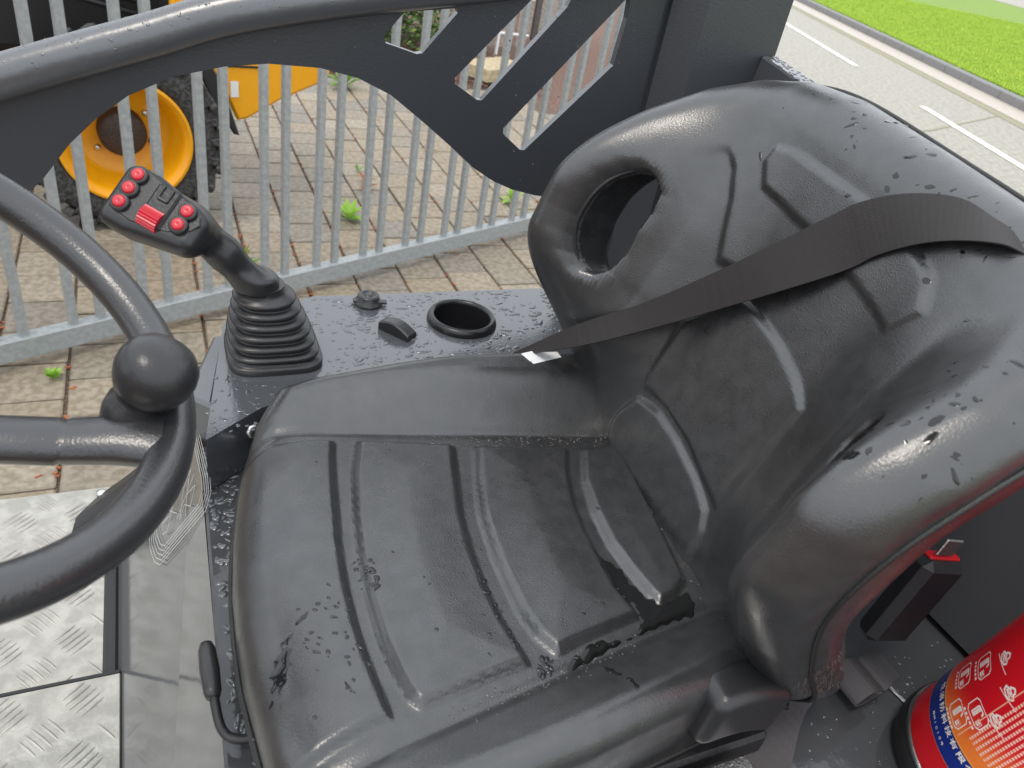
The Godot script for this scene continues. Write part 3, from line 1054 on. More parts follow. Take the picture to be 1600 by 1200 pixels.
	while n < 900:
		var p = Vector2(rng.randf_range(0.03, 0.60), rng.randf_range(-1.026, -0.72))
		if p.x < 0.068 and p.y < -0.70 - (p.x - 0.02) * 5.0: continue
		if p.x < 0.2 and p.y < -0.955 - (p.x - 0.07) * 0.5: continue
		var ok := true
		for a in avoid:
			if p.distance_to(Vector2(a[0], a[1])) < a[2]: ok = false
		if not ok: continue
		var big = p.x > 0.22
		var r = rng.randf_range(0.0010, 0.0024) if rng.randf() < 0.6 else rng.randf_range(0.0024, 0.0055 if big else 0.0032)
		add_drop(ds, Vector3(p.x, 1.0502, p.y), Vector3.UP, r, rng.randf_range(1.0, 2.0 if r > 0.003 else 1.3), rng.randfn(0.4, 0.7), 0.2)
		n += 1
	stuff(part("console_raindrops", done(ds), M.drop, con, ci))
	var dt = surf()
	for k in 360:
		var i = rng.randi_range(8, rp.size() - 2)
		var c = rp[i].lerp(rp[i + 1], rng.randf())
		var a = rng.randfn(0.35, 0.5)
		var nn = Vector3(-0.3 * cos(a), cos(a), sin(a)).normalized()
		add_drop(dt, c + nn * 0.0249, nn, rng.randf_range(0.0006, 0.0019), rng.randf_range(1.0, 1.4), rng.randf() * TAU, 0.3)
	for k in 70:
		var p = Vector3(rng.randf_range(-0.1, 0.70), rng.randf_range(1.2, 1.5), -1.0678)
		if p.y < 1.40 and absf(p.x - 0.18) < 0.3 and p.y < 1.38: continue
		add_drop(dt, p, Vector3(0, 0, 1), rng.randf_range(0.0006, 0.0016), 1.0, 0.0, 0.5)
	stuff(part("guard_raindrops", done(dt), M.drop, f))
	var dd = surf()
	for k in 420:
		var p = Vector3(rng.randf_range(0.027, 0.075), 0.9722, rng.randf_range(-0.79, -0.2))
		add_drop(dd, p, Vector3.UP, rng.randf_range(0.0012, 0.005), rng.randf_range(1.0, 1.9), rng.randf() * TAU)
	for k in 500:
		var p = Vector3(rng.randf_range(0.40, 0.79), 0.9722, rng.randf_range(-0.30, 0.0))
		add_drop(dd, p, Vector3.UP, rng.randf_range(0.0006, 0.0018), rng.randf_range(1.0, 1.3), rng.randf() * TAU)
	stuff(part("deck_raindrops", done(dd), M.drop, f))
	var dh = surf()
	for k in 260:
		var t = rng.randf()
		var c = ra.lerp(rb, t)
		add_drop(dh, c + Vector3(rng.randf_range(-0.015, 0.015), 0.0005, 0), Vector3(0, 0.99, 0.14).normalized(), rng.randf_range(0.001, 0.004), rng.randf_range(1.0, 1.8), rng.randf() * TAU)
	for k in 120:
		add_drop(dh, Vector3(rng.randf_range(0.795, 0.865), 1.3752, rng.randf_range(-1.0, -0.80)), Vector3.UP, rng.randf_range(0.0015, 0.005), rng.randf_range(1.0, 1.8), rng.randf() * TAU)
	stuff(part("hood_raindrops", done(dh), M.drop, f))

func tread(f, at, lx, lz, sd):
	var p = part("tread_plate", box(Vector3(lx, 0.004, lz), 0.001), M.alu, f, Transform3D(Basis(), at))
	var st = surf()
	var g := 0.060
	var nx = int(lx / g) + 2
	var nz = int(lz / g) + 2
	for i in range(-nx, nx):
		for j in range(-nz, nz):
			var c = Vector2((i - j) * g * 0.72, (i + j) * g * 0.72)
			var turn = PI * 0.25 + (PI * 0.5 if (i + j) % 2 == 0 else 0.0) + 0.12
			for k in 5:
				var q = c + Vector2(-sin(turn), cos(turn)) * (k - 2) * 0.0094
				var d = Vector2(cos(turn), sin(turn))
				var hl = 0.0225 - 0.002 * absi(k - 2)
				if absf(q.x) + hl * 0.75 > lx * 0.5 or absf(q.y) + hl * 0.75 > lz * 0.5: continue
				if at.x + q.x < -0.46 or at.z + q.y > -0.25: continue
				var s = Vector2(-d.y, d.x)
				var rings := []
				for e in [[-1.0, 0.0003, 0.0], [-0.7, 0.0021, 0.0016], [0.0, 0.0029, 0.0022], [0.7, 0.0021, 0.0016], [1.0, 0.0003, 0.0]]:
					var m = q + d * hl * e[0]
					var row := []
					for w in [[-1.0, -0.0003], [-0.5, 0.75], [0.0, 1.0], [0.5, 0.75], [1.0, -0.0003]]:
						var r = m + s * e[1] * w[0]
						row.append(Vector3(r.x, 0.002 + (e[2] * w[1] if w[1] > 0 else -0.0003), r.y))
					rings.append(row)
				add_loft(st, rings, false, false, 1, false)
	stuff(part("raised_bars", done(st), M.alu, p))

func decal(fp, a0, a1, a2, a3):
	# local frame on the panel: s runs down the slope, t runs towards the near end
	var sl = (a3 - a0).normalized()
	var tn = (a1 - a0).normalized()
	var n = tn.cross(sl).normalized()
	if n.x > 0: n = -n
	var st = surf()
	st.set_smooth_group(-1)
	var o = a0 + n * 0.0009
	var lines := []
	var to2 = func(x, y, z): return Vector2((Vector3(x, y, z) - a0).dot(sl), (Vector3(x, y, z) - a0).dot(tn))
	var base := [to2.call(0.016, 0.962, -0.86), to2.call(0.018, 0.962, -0.72), to2.call(0.014, 0.957, -0.694), to2.call(0.006, 0.935, -0.682), to2.call(-0.048, 0.778, -0.727), to2.call(-0.054, 0.760, -0.750), to2.call(-0.057, 0.750, -0.787), to2.call(-0.055, 0.754, -0.865), to2.call(-0.04, 0.79, -0.885)]
	for k in 5:
		var pl := []
		var c = to2.call(-0.012, 0.875, -0.80)
		for p in base: pl.append(c + (p - c) * (1.0 - 0.06 * k))
		if k == 0: pl.append(pl[0])
		lines.append(pl)
	var q0 = to2.call(-0.010, 0.880, -0.790)
	var mk = func(list):
		var r := []
		for i in range(0, list.size(), 2): r.append(q0 + Vector2(list[i], list[i + 1]) * 0.01)
		return r
	lines.append(mk.call([-4, 0, -2, 3, -5, 4, -3, 6, -1, 4, 1, 5, -1, 1, -4, 0]))
	lines.append(mk.call([-5, 2, 2, 4]))
	lines.append(mk.call([-3, 1, -1, 6]))
	lines.append(mk.call([3, -1, 6, -2, 8, 0, 5, 1, 3, 0, 6, 3, 8, 2]))
	lines.append(mk.call([2, 3, 5, 0, 9, -3]))
	lines.append(mk.call([4, -4, 8, -5, 9, -3, 6, -2]))
	for pl in lines:
		for i in pl.size() - 1:
			var p = pl[i]
			var q = pl[i + 1]
			var e = (q - p).normalized()
			var w = Vector2(-e.y, e.x) * 0.0007
			var c := []
			for z in [p - e * 0.0004 + w, q + e * 0.0004 + w, q + e * 0.0004 - w, p - e * 0.0004 - w]:
				c.append(o + sl * z.x + tn * z.y)
			quad_out(st, c[0], c[1], c[2], c[3], n)
	part("decal_lines", done(st), M.decal, fp)

# ------------------------------------------------------------------ the seat
var bo := Vector3(0.50, 1.05, -0.525)
var bb := Basis(Vector3(-0.08915, -0.07238, 0.99338), Vector3(0.25221, 0.96321, 0.09281), Vector3(-0.96356, 0.25882, -0.06762))   # across, up, out of the face

func wing(l: float, u: float) -> float:
	var a := absf(l)
	var steep := 0.3 * smoothstep(0.07, 0.20, a) + 0.7 * smoothstep(0.16, 0.262, a)
	var broad := smoothstep(0.07, 0.275, a)
	return 0.16 * smoothstep(-0.03, 0.18, u) * (1.0 - smoothstep(0.23, 0.48, u)) * lerpf(broad, steep, smoothstep(0.06, 0.17, u))

func rounded(d: float, w: float) -> float:
	return 1.0 - smoothstep(-w * 0.5, w * 0.5, d)

func build_seat():
	var s = thing("operator_seat", "black vinyl operator seat with moulded pads, wet with rain", "seat", Vector3(0.40, 0.972, -0.535))
	var so = s.position
	# ---- cushion
	var th = atan(0.1)
	var cb := Basis(Vector3(cos(th), -sin(th), 0), Vector3(sin(th), cos(th), 0), Vector3(0, 0, 1))
	var cxf := Transform3D(cb, Vector3(0.27, 1.078, -0.535) - so)
	var pads := [v2([-250, -70, -209, -98, -186, -105, -121, -104, -128, -71, -136, -23, -145, 38, -150, 91, -151, 133, -150, 171, -147, 201, -145, 221, -179, 229, -214, 238, -240, 244, -262, 200, -268, 129, -264, 45]),
		v2([-93, -101, 12, -89, -4, -31, -17, 22, -24, 70, -27, 114, -26, 151, -22, 180, -19, 198, -56, 205, -95, 213, -118, 218, -123, 212, -128, 191, -132, 156, -132, 112, -128, 60, -121, 11, -109, -49]),
		v2([41, -84, 156, -76, 134, -30, 118, 17, 110, 60, 106, 101, 104, 138, 111, 171, 66, 180, 35, 187, 13, 193, 3, 174, -2, 148, -2, 110, 1, 69, 7, 25, 22, -29]),
		v2([178, -71, 228, -77, 220, -18, 204, 67, 188, 139, 167, 154, 145, 161, 140, 148, 135, 118, 132, 82, 138, 34, 152, -18])]
	var outline = v2([-165, -204, -120, -216, -40, -222, 60, -228, 160, -236, 250, -240, 268, -230, 268, 0, 264, 240, 240, 258, 120, 276, 0, 292, -110, 300, -185, 296, -214, 276, -226, 220, -234, 143, -235, 100, -233, 44, -226, -19, -217, -68, -206, -117, -190, -165])
	var lo = Vector2(-0.30, -0.30)
	var hi = Vector2(0.30, 0.36)
	var pad_f = field(lo, hi, 0.003, func(p):
		var v := 0.0
		for k in 4:
			var d = poly_dist(pads[k], p)
			if d < 0.02:
				v = maxf(v, [0.0085, 0.0085, 0.0085, 0.008][k] * (1.0 - smoothstep(-0.0045, 0.005, d)) + 0.003 * smoothstep(0.0, -0.06, d))
		return v)
	var out_f = field(lo, hi, 0.004, func(p): return poly_dist(outline, p))
	# top of the pan: low between the bolsters, which rise on both sides towards the back
	var top = func(a: float, b: float) -> float:
		var far_in = lerpf(-0.128, -0.098, clampf((a + 0.22) / 0.44, 0, 1))
		var near_in = lerpf(0.256, 0.168, clampf((a + 0.22) / 0.44, 0, 1))
		var rise = lerpf(0.014, 0.050, smoothstep(-0.22, 0.08, a))
		var f0 = far_in - b
		var n0 = b - near_in
		var h = -0.004 + pad_f.at(a, b)
		h += rise * smoothstep(-0.002, 0.080, f0) + (rise * 0.75) * smoothstep(-0.002, 0.065, n0)
		h -= 0.003 * exp(-pow((f0 - 0.004) / 0.007, 2)) + 0.003 * exp(-pow((n0 - 0.004) / 0.007, 2))
		h -= 0.030 * pow(smoothstep(-0.13, -0.255, a), 1.6)
		return h
	var cush = func(p: Vector3) -> float:
		var d2 = out_f.at(p.x, p.z)
		var t = top.call(p.x, p.z)
		var mid = (t - 0.085) * 0.5
		var half = (t + 0.085) * 0.5
		var r = minf(0.028, half)
		var qx = d2 + r
		var qy = absf(p.y - mid) - half + r
		return Vector2(maxf(qx, 0.0), maxf(qy, 0.0)).length() + minf(maxf(qx, qy), 0.0) - r
	var cm = nets(cush, Vector3(-0.29, -0.10, -0.29), Vector3(0.29, 0.075, 0.335), 0.0027, 1.6)
	var cushion = part("cushion", cm, M.vinyl, s, cxf)
	# piping round the lower edge of the cushion
	var pp := []
	for p in outline: pp.append(Vector3(p.x * 0.999, -0.058 - 0.010 * smoothstep(-0.14, -0.24, p.x), p.y * 0.999))
	pp.append(pp[0]); 
	var sp = smooth_path(pp, 4)
	part("piping", tube(sp, 0.003, 6), M.vinyl_dark, cushion)
	# hollow shell below
	part("cushion_pan", slab(v2([-190, -170, 250, -215, 250, 230, -100, 270, -190, 240]), -0.10, -0.075, 0.004), M.black, s, cxf)
	# ---- backrest
	var bout = v2([0, -55, 120, -52, 185, -46, 235, -26, 264, 8, 281, 45, 290, 100, 294, 170, 295, 240, 293, 300, 285, 350, 266, 388, 236, 418, 190, 439, 120, 452, 0, 456, -120, 458, -190, 450, -238, 430, -270, 398, -288, 352, -293, 300, -295, 240, -294, 170, -290, 100, -281, 45, -264, 8, -235, -26, -185, -46, -120, -52])
	var hole_p = v2([-214, 289, -206, 286, -199, 276, -196, 255, -197, 228, -196, 199, -199, 174, -206, 161, -213, 158, -222, 168, -229, 187, -233, 210, -232, 240, -229, 264, -222, 282])
	var hole_m := []
	for p in hole_p: hole_m.append(Vector2(-p.x, p.y))
	var bpads := [v2([-112, 345, -130, 366, -129, 383, -108, 388, 0, 390, 69, 386, 113, 374, 133, 352, 116, 321, 76, 328, 35, 335, -10, 340, -63, 341]),
		v2([-100, 180, -99, 96, -96, 85, -48, 93, 9, 92, 57, 82, 93, 77, 96, 143, 98, 218, 66, 231, 26, 241, -23, 246, -60, 244]),
		v2([-110, 10, -110, 28, -95, 67, -56, 78, -6, 79, 48, 73, 84, 63, 97, 47, 107, 2, 85, -30, -90, -25])]
	var blo = Vector2(-0.34, -0.09)
	var bhi = Vector2(0.34, 0.48)
	var bout_f = field(blo, bhi, 0.004, func(p): return poly_dist(bout, p))
	var hole_f = field(blo, bhi, 0.004, func(p): return minf(poly_dist(hole_p, p), poly_dist(hole_m, p)))
	# moulded relief: three raised pads and the raised centre field that ends in front of each grab hole
	var field_edge = v2([-215, 295, -203, 328, -177, 354, -157, 341, -137, 315, -122, 284, -109, 256, -72, 262, -85, 215, -112, 180, -150, 120, -230, 90, -290, 120, -290, 290])
	var fe_m := []
	for p in field_edge: fe_m.append(Vector2(-p.x, p.y))
	var bpad_f = field(blo, bhi, 0.003, func(p):
		var v := 0.0
		for k in 3:
			var d = poly_dist(bpads[k], p)
			if d < 0.02:
				v = maxf(v, 0.0048 * (1.0 - smoothstep(-0.0045, 0.0045, d)))
		var e = poly_dist(field_edge, p)
		if e < 0.02:
			v -= 0.0055 * (1.0 - smoothstep(-0.006, 0.006, e)) * (1.0 - smoothstep(0.165, 0.205, absf(p.x))) * smoothstep(0.15, 0.25, p.y)
		return v)
	var backrest = func(p: Vector3) -> float:
		var w := wing(p.x, p.y)
		var q := p.z - w + 0.054
		var sl := (wing(p.x + 0.004, p.y) - wing(p.x - 0.004, p.y)) / 0.008
		var half: float = 0.066 + (bpad_f.at(p.x, p.y) if q > 0 else 0.0)
		var r := 0.052
		var qx: float = bout_f.at(p.x, p.y) + r
		var qy := (absf(q) - half) / sqrt(1.0 + sl * sl) + r
		var d := Vector2(maxf(qx, 0.0), maxf(qy, 0.0)).length() + minf(maxf(qx, qy), 0.0) - r
		var h: float = hole_f.at(p.x, p.y) - clampf((0.034 - q) * 1.1, 0.0, 0.030)
		if h < 0.06:
			d = -smin(-d, h, 0.022)
		return d * 0.85
	var bm = nets(backrest, Vector3(-0.31, -0.075, -0.135), Vector3(0.31, 0.47, 0.185), 0.0033, 1.7)
	var bxf := Transform3D(bb, bo - so)
	var back = part("backrest", bm, M.vinyl, s, bxf)
	# piping seam round the side of the shell
	var bp := []
	for i in bout.size():
		var p = bout[i]
		bp.append(Vector3(p.x, p.y, wing(p.x, p.y) - 0.052))
	bp.append(bp[0])
	var bs = smooth_path(bp, 6)
	part("seam_piping", tube(bs, 0.0026, 6), M.vinyl_dark, back)
	for sx in [-1, 1]:
		var hp := []
		for p in hole_p:
			var c = Vector2(-0.214, 0.224)
			var q = c + (p - c) * 1.10
			hp.append(Vector3(q.x * -sx, q.y, wing(q.x, q.y) - 0.014))
		hp.append(hp[0])
		part("hole_trim", tube(smooth_path(hp, 4), 0.0035, 6), M.vinyl_dark, back)
	# worn patch where the vinyl fuzz is rubbed on the near lower edge
	# hinge cover at the near rear corner and seat rail
	part("hinge_cover", nets(func(p: Vector3) -> float:
		var w := Vector3(absf(p.x), absf(p.y - 0.012 * cos(p.x * 28.0) + 0.012), absf(p.z)) - Vector3(0.045, 0.030, 0.020) + Vector3.ONE * 0.012
		return Vector3(maxf(w.x, 0), maxf(w.y, 0), maxf(w.z, 0)).length() + minf(maxf(w.x, maxf(w.y, w.z)), 0.0) - 0.012, Vector3(-0.06, -0.07, -0.035), Vector3(0.06, 0.045, 0.035), 0.0035), M.plastic, s, Transform3D(Basis(Vector3(0, 0, 1), -0.15), Vector3(0.425, 1.066, -0.262) - so))
	part("seat_rail", box(Vector3(0.34, 0.02, 0.024), 0.003), M.steel, s, Transform3D(Basis(Vector3(0, 0, 1), 0.02), Vector3(0.27, 0.998, -0.228) - so))
	part("seat_rail", box(Vector3(0.34, 0.02, 0.024), 0.003), M.steel, s, Transform3D(Basis(Vector3(0, 0, 1), 0.02), Vector3(0.27, 0.992, -0.72) - so))
	part("riser", box(Vector3(0.36, 0.03, 0.46), 0.004), M.black, s, Transform3D(Basis(), Vector3(0.30, 0.989, -0.48) - so))
	# slide lever under the front edge
	var lv = part("slide_lever", tube(smooth_path([Vector3(0.06, 0.990, -0.385), Vector3(0.028, 0.990, -0.386), Vector3(0.014, 0.992, -0.397), Vector3(0.010, 0.998, -0.425), Vector3(0.009, 1.0, -0.46)], 5), 0.0042, 8), M.black, s, Transform3D(Basis(), -so))
	part("lever_grip", lathe([[0.0, -0.028], [0.006, -0.027], [0.0075, -0.022], [0.0085, 0.0], [0.0075, 0.02], [0.0055, 0.0265], [0.0, 0.028]], 16), M.rubber, lv, Transform3D(basis_y(Vector3(-0.03, 0.06, -1)), Vector3(0.0085, 1.0015, -0.452)))
	# rain: dark wet runs and drops on the top and the near wing of the backrest
	var arr = bm.surface_get_arrays(0)
	var vs: PackedVector3Array = arr[Mesh.ARRAY_VERTEX]
	var ns: PackedVector3Array = arr[Mesh.ARRAY_NORMAL]
	var dst = surf()
	var got := 0
	var tries := 0
	while got < 330 and tries < 200000:
		tries += 1
		var i = rng.randi() % vs.size()
		var wn = bb * ns[i]
		var v = vs[i]
		if wn.y < 0.35: continue
		var on_top = v.y > 0.36 and v.z > -0.05 and v.x > -0.16
		var on_wing = v.x > 0.20 and v.y > 0.03
		if not (on_top or on_wing): continue
		var r = rng.randf_range(0.0006, 0.0016) if rng.randf() < 0.72 else rng.randf_range(0.0018, 0.0034)
		add_drop(dst, v - ns[i] * 0.0004, ns[i], r, rng.randf_range(1.0, 2.2), rng.randfn(0.9, 0.6), 0.22)
		got += 1
	for k in 130:
		var tr := 0
		while tr < 4000:
			tr += 1
			var i = rng.randi() % vs.size()
			var wn = bb * ns[i]
			if wn.y > 0.4 and vs[i].y > (0.40 if vs[i].x < 0.1 else 0.2) and vs[i].x > -0.12 and ns[i].z > -0.1:
				add_drop(dst, vs[i] - ns[i] * 0.0005, ns[i], rng.randf_range(0.0022, 0.0070), rng.randf_range(1.0, 1.9), rng.randfn(1.2, 0.9), 0.06)
				for e in 2:
					var c = vs[(i + rng.randi_range(-3, 3) + vs.size()) % vs.size()]
					if c.distance_to(vs[i]) < 0.015: add_drop(dst, c - ns[i] * 0.0005, ns[i], rng.randf_range(0.0010, 0.0026), rng.randf_range(1.0, 1.6), rng.randf() * TAU, 0.12)
				break
	var fs = surf()
	fs.set_smooth_group(-1)
	var strands := 0
	tries = 0
	while strands < 700 and tries < 200000:
		tries += 1
		var i = rng.randi() % vs.size()
		var v = vs[i]
		if v.x < 0.225 or ns[i].x < 0.1 or (v - Vector3(0.285, 0.095, 0.005)).length() > 0.045: continue
		var d = (ns[i] * 0.6 + Vector3(rng.randfn(0, 0.8), rng.randfn(-0.6, 0.8), rng.randfn(0, 0.8))).normalized()
		var sd = d.cross(ns[i] + Vector3(0.1, 0.2, 0.1)).normalized() * 0.00028
		var l = rng.randf_range(0.0015, 0.0048)
		var m = v + d * l * 0.5 + Vector3(0, -0.001, 0)
		var e = v + d * l + Vector3(0, -0.003, 0)
		fs.add_vertex(v - sd); fs.add_vertex(m - sd); fs.add_vertex(m + sd)
		fs.add_vertex(v - sd); fs.add_vertex(m + sd); fs.add_vertex(v + sd)
		fs.add_vertex(m - sd); fs.add_vertex(e); fs.add_vertex(m + sd)
		strands += 1
	stuff(part("rubbed_fibres", done(fs), M.scuff, back))
	stuff(part("backrest_raindrops", done(dst), M.drop_black, back))
	# water lying in the channels of the cushion, a long smear and scattered drops
	var wet = surf()
	puddle(wet, v2([109, 76, 114, 93, 128, 112, 128, 130, 137, 152, 146, 163, 185, 151, 186, 168, 178, 179, 135, 185, 98, 191, 71, 197, 42, 207, 19, 212, 9, 210, 25, 202, 55, 189, 97, 193, 114, 176, 112, 156, 106, 142, 103, 117]), top, 0.0016)
	part("water_pool", done(wet), M.pool, cushion)
	var sm = surf()
	puddle(sm, v2([-180, 112, -191, 123, -201, 137, -205, 154, -212, 170, -218, 172, -225, 190, -219, 160, -211, 145, -206, 134, -195, 120]), top, 0.0009)
	puddle(sm, v2([46, 214, 50, 226, 49, 240, 47, 258, 43, 262, 44, 240, 42, 226]), top, 0.0009)
	for k in 70:
		var a = rng.randf_range(-0.22, 0.2)
		var b = rng.randf_range(-0.1, 0.24)
		if rng.randf() < 0.6:
			a = rng.randfn(-0.17, 0.02)
			b = rng.randfn(0.14, 0.03)
		add_drop(sm, Vector3(a, top.call(a, b) + 0.0003, b), Vector3.UP, rng.randf_range(0.0006, 0.0018), rng.randf_range(1.0, 2.6), 1.9 + rng.randfn(0, 0.3), 0.2)
	for k in 60:
		var q = [[-0.128, 60, 110], [-0.024, 60, 190], [0.0, 195, 212]][k % 3]
		var b = rng.randf_range(q[1], q[2]) * 0.001
		var a = q[0] + rng.randfn(0, 0.004)
		add_drop(sm, Vector3(a, top.call(a, b) + 0.0003, b), Vector3.UP, rng.randf_range(0.0010, 0.0030), rng.randf_range(1.0, 1.7), rng.randf() * TAU, 0.25)
	var cr = surf()
	for k in 520:
		var a = rng.randf_range(-0.02, 0.225)
		var b = rng.randfn(-0.098, 0.009)
		if k % 4 == 0:
			b = rng.randf_range(-0.1, 0.2)
			a = lerpf(0.238, 0.20, clampf((b + 0.07) / 0.25, 0, 1)) + rng.randfn(0.004, 0.012)
		elif k % 4 == 1:
			a = rng.randf_range(-0.1, 0.1)
			b = lerpf(0.232, 0.195, clampf((a + 0.1) / 0.2, 0, 1)) + rng.randfn(0, 0.006)
		var z = rng.randf_range(0.0003, 0.0011)
		add_box(cr, Vector3(z, z * 0.6, z * rng.randf_range(1.0, 2.5)), 0.0, Transform3D(Basis(Vector3.UP, rng.randf() * TAU), Vector3(a, top.call(a, b) + 0.0003, b)))
	stuff(part("dust_crumbs", done(cr), M.dust, cushion))
	stuff(part("cushion_raindrops", done(sm), M.drop_black, cushion))

func puddle(st, outline, top: Callable, lift):
	st.set_smooth_group(1)
	var pg := PackedVector2Array(outline)
	var step := 0.0013
	var lo = pg[0]
	var hi = pg[0]
	for p in pg:
		lo = lo.min(p)
		hi = hi.max(p)
	var pf = field(lo - Vector2.ONE * 0.006, hi + Vector2.ONE * 0.006, 0.002, func(p): return poly_dist(pg, p) - 0.0012 * sin(p.x * 420.0 + p.y * 200.0) - 0.0010 * sin(p.y * 560.0 + p.x * 150.0))
	lo -= Vector2.ONE * 0.005
	hi += Vector2.ONE * 0.005
	var nx = int((hi.x - lo.x) / step) + 2
	var ny = int((hi.y - lo.y) / step) + 2
	var grid := []
	for j in ny:
		for i in nx:
			var p = lo + Vector2(i, j) * step
			var d: float = pf.at(p.x, p.y)
			# grid points just outside slide onto the shoreline
			if d > 0.0 and d < step * 1.2:
				var g = Vector2(pf.at(p.x + 0.0008, p.y) - pf.at(p.x - 0.0008, p.y), pf.at(p.x, p.y + 0.0008) - pf.at(p.x, p.y - 0.0008))
				if g.length() > 0.0001: p -= g.normalized() * d
				d = 0.0
			grid.append(null if d > 0.0 else Vector3(p.x, top.call(p.x, p.y) + lift * smoothstep(0.0005, -0.004, d) - 0.0002, p.y))
	for j in ny - 1:
		for i in nx - 1:
			var a = grid[j * nx + i]
			var b = grid[j * nx + i + 1]
			var c = grid[(j + 1) * nx + i + 1]
			var e = grid[(j + 1) * nx + i]
			if a == null or b == null or c == null or e == null: continue
			quad_out(st, a, b, c, e, Vector3.UP)

# ------------------------------------------------------------------ steering wheel
func build_steering_wheel():
	var c = Vector3(-0.163, 1.353, -0.474)
	var n = Vector3(0.506, 0.848, 0.155).normalized()
	var s = thing("steering_wheel", "black steering wheel with spinner knob in front of the seat", "steering wheel", c)
	var b = basis_y(n, Vector3(0.159, -0.098, 0.015))
	var pts := []
	for k in 72:
		var t = TAU * k / 72
		pts.append(b.x * cos(t) * 0.187 + b.z * sin(t) * 0.187)
	part("rim", tube(pts, 0.0152, 20, true), M.rim, s)
	var hub = -n * 0.088
	part("hub", lathe([[0.0, -0.03], [0.035, -0.028], [0.042, -0.01], [0.042, 0.012], [0.034, 0.022], [0.0, 0.026]], 36), M.rim, s, Transform3D(b, hub))
	part("column", tube([hub, hub - n * 0.42], 0.024, 20), M.black, s)
	for k in 3:
		var t = TAU * k / 3.0
		var out = b.x * cos(t) + b.z * sin(t)
		var side = n.cross(out).normalized()
		var end = out * 0.181
		var st = surf()
		var rings := []
		for e in [[0.12, 0.017, 0.011], [0.40, 0.0185, 0.0125], [0.70, 0.0190, 0.0135], [0.715, 0.0175, 0.012], [0.73, 0.0185, 0.013], [0.86, 0.0200, 0.014], [0.94, 0.0240, 0.0142], [1.0, 0.030, 0.013]]:
			var p = hub.lerp(end, e[0])
			p -= n * 0.012 * sin(e[0] * PI)
			var along = (end - hub).normalized()
			var up = side.cross(along).normalized()
			rings.append(ring(p, side, up, e[1], e[2], 20))
		add_loft(st, rings, true, true)
		part("spoke", done(st), M.rim, s)
	# spinner knob on a short neck, clamped where the spoke meets the rim
	var kp = Vector3(-0.028, 1.268, -0.482) - c
	part("spinner_knob", lathe([[0.0, -0.012], [0.017, -0.012], [0.019, -0.004], [0.019, 0.006], [0.016, 0.011], [0.0165, 0.015], [0.021, 0.019], [0.0245, 0.026], [0.0268, 0.034], [0.0270, 0.041], [0.0252, 0.0485], [0.0205, 0.055], [0.0135, 0.059], [0.006, 0.0605], [0.0, 0.0607]], 44), M.plastic, s, Transform3D(basis_y(n * 0.8 + Vector3(0.1, 0.25, 0)), kp))

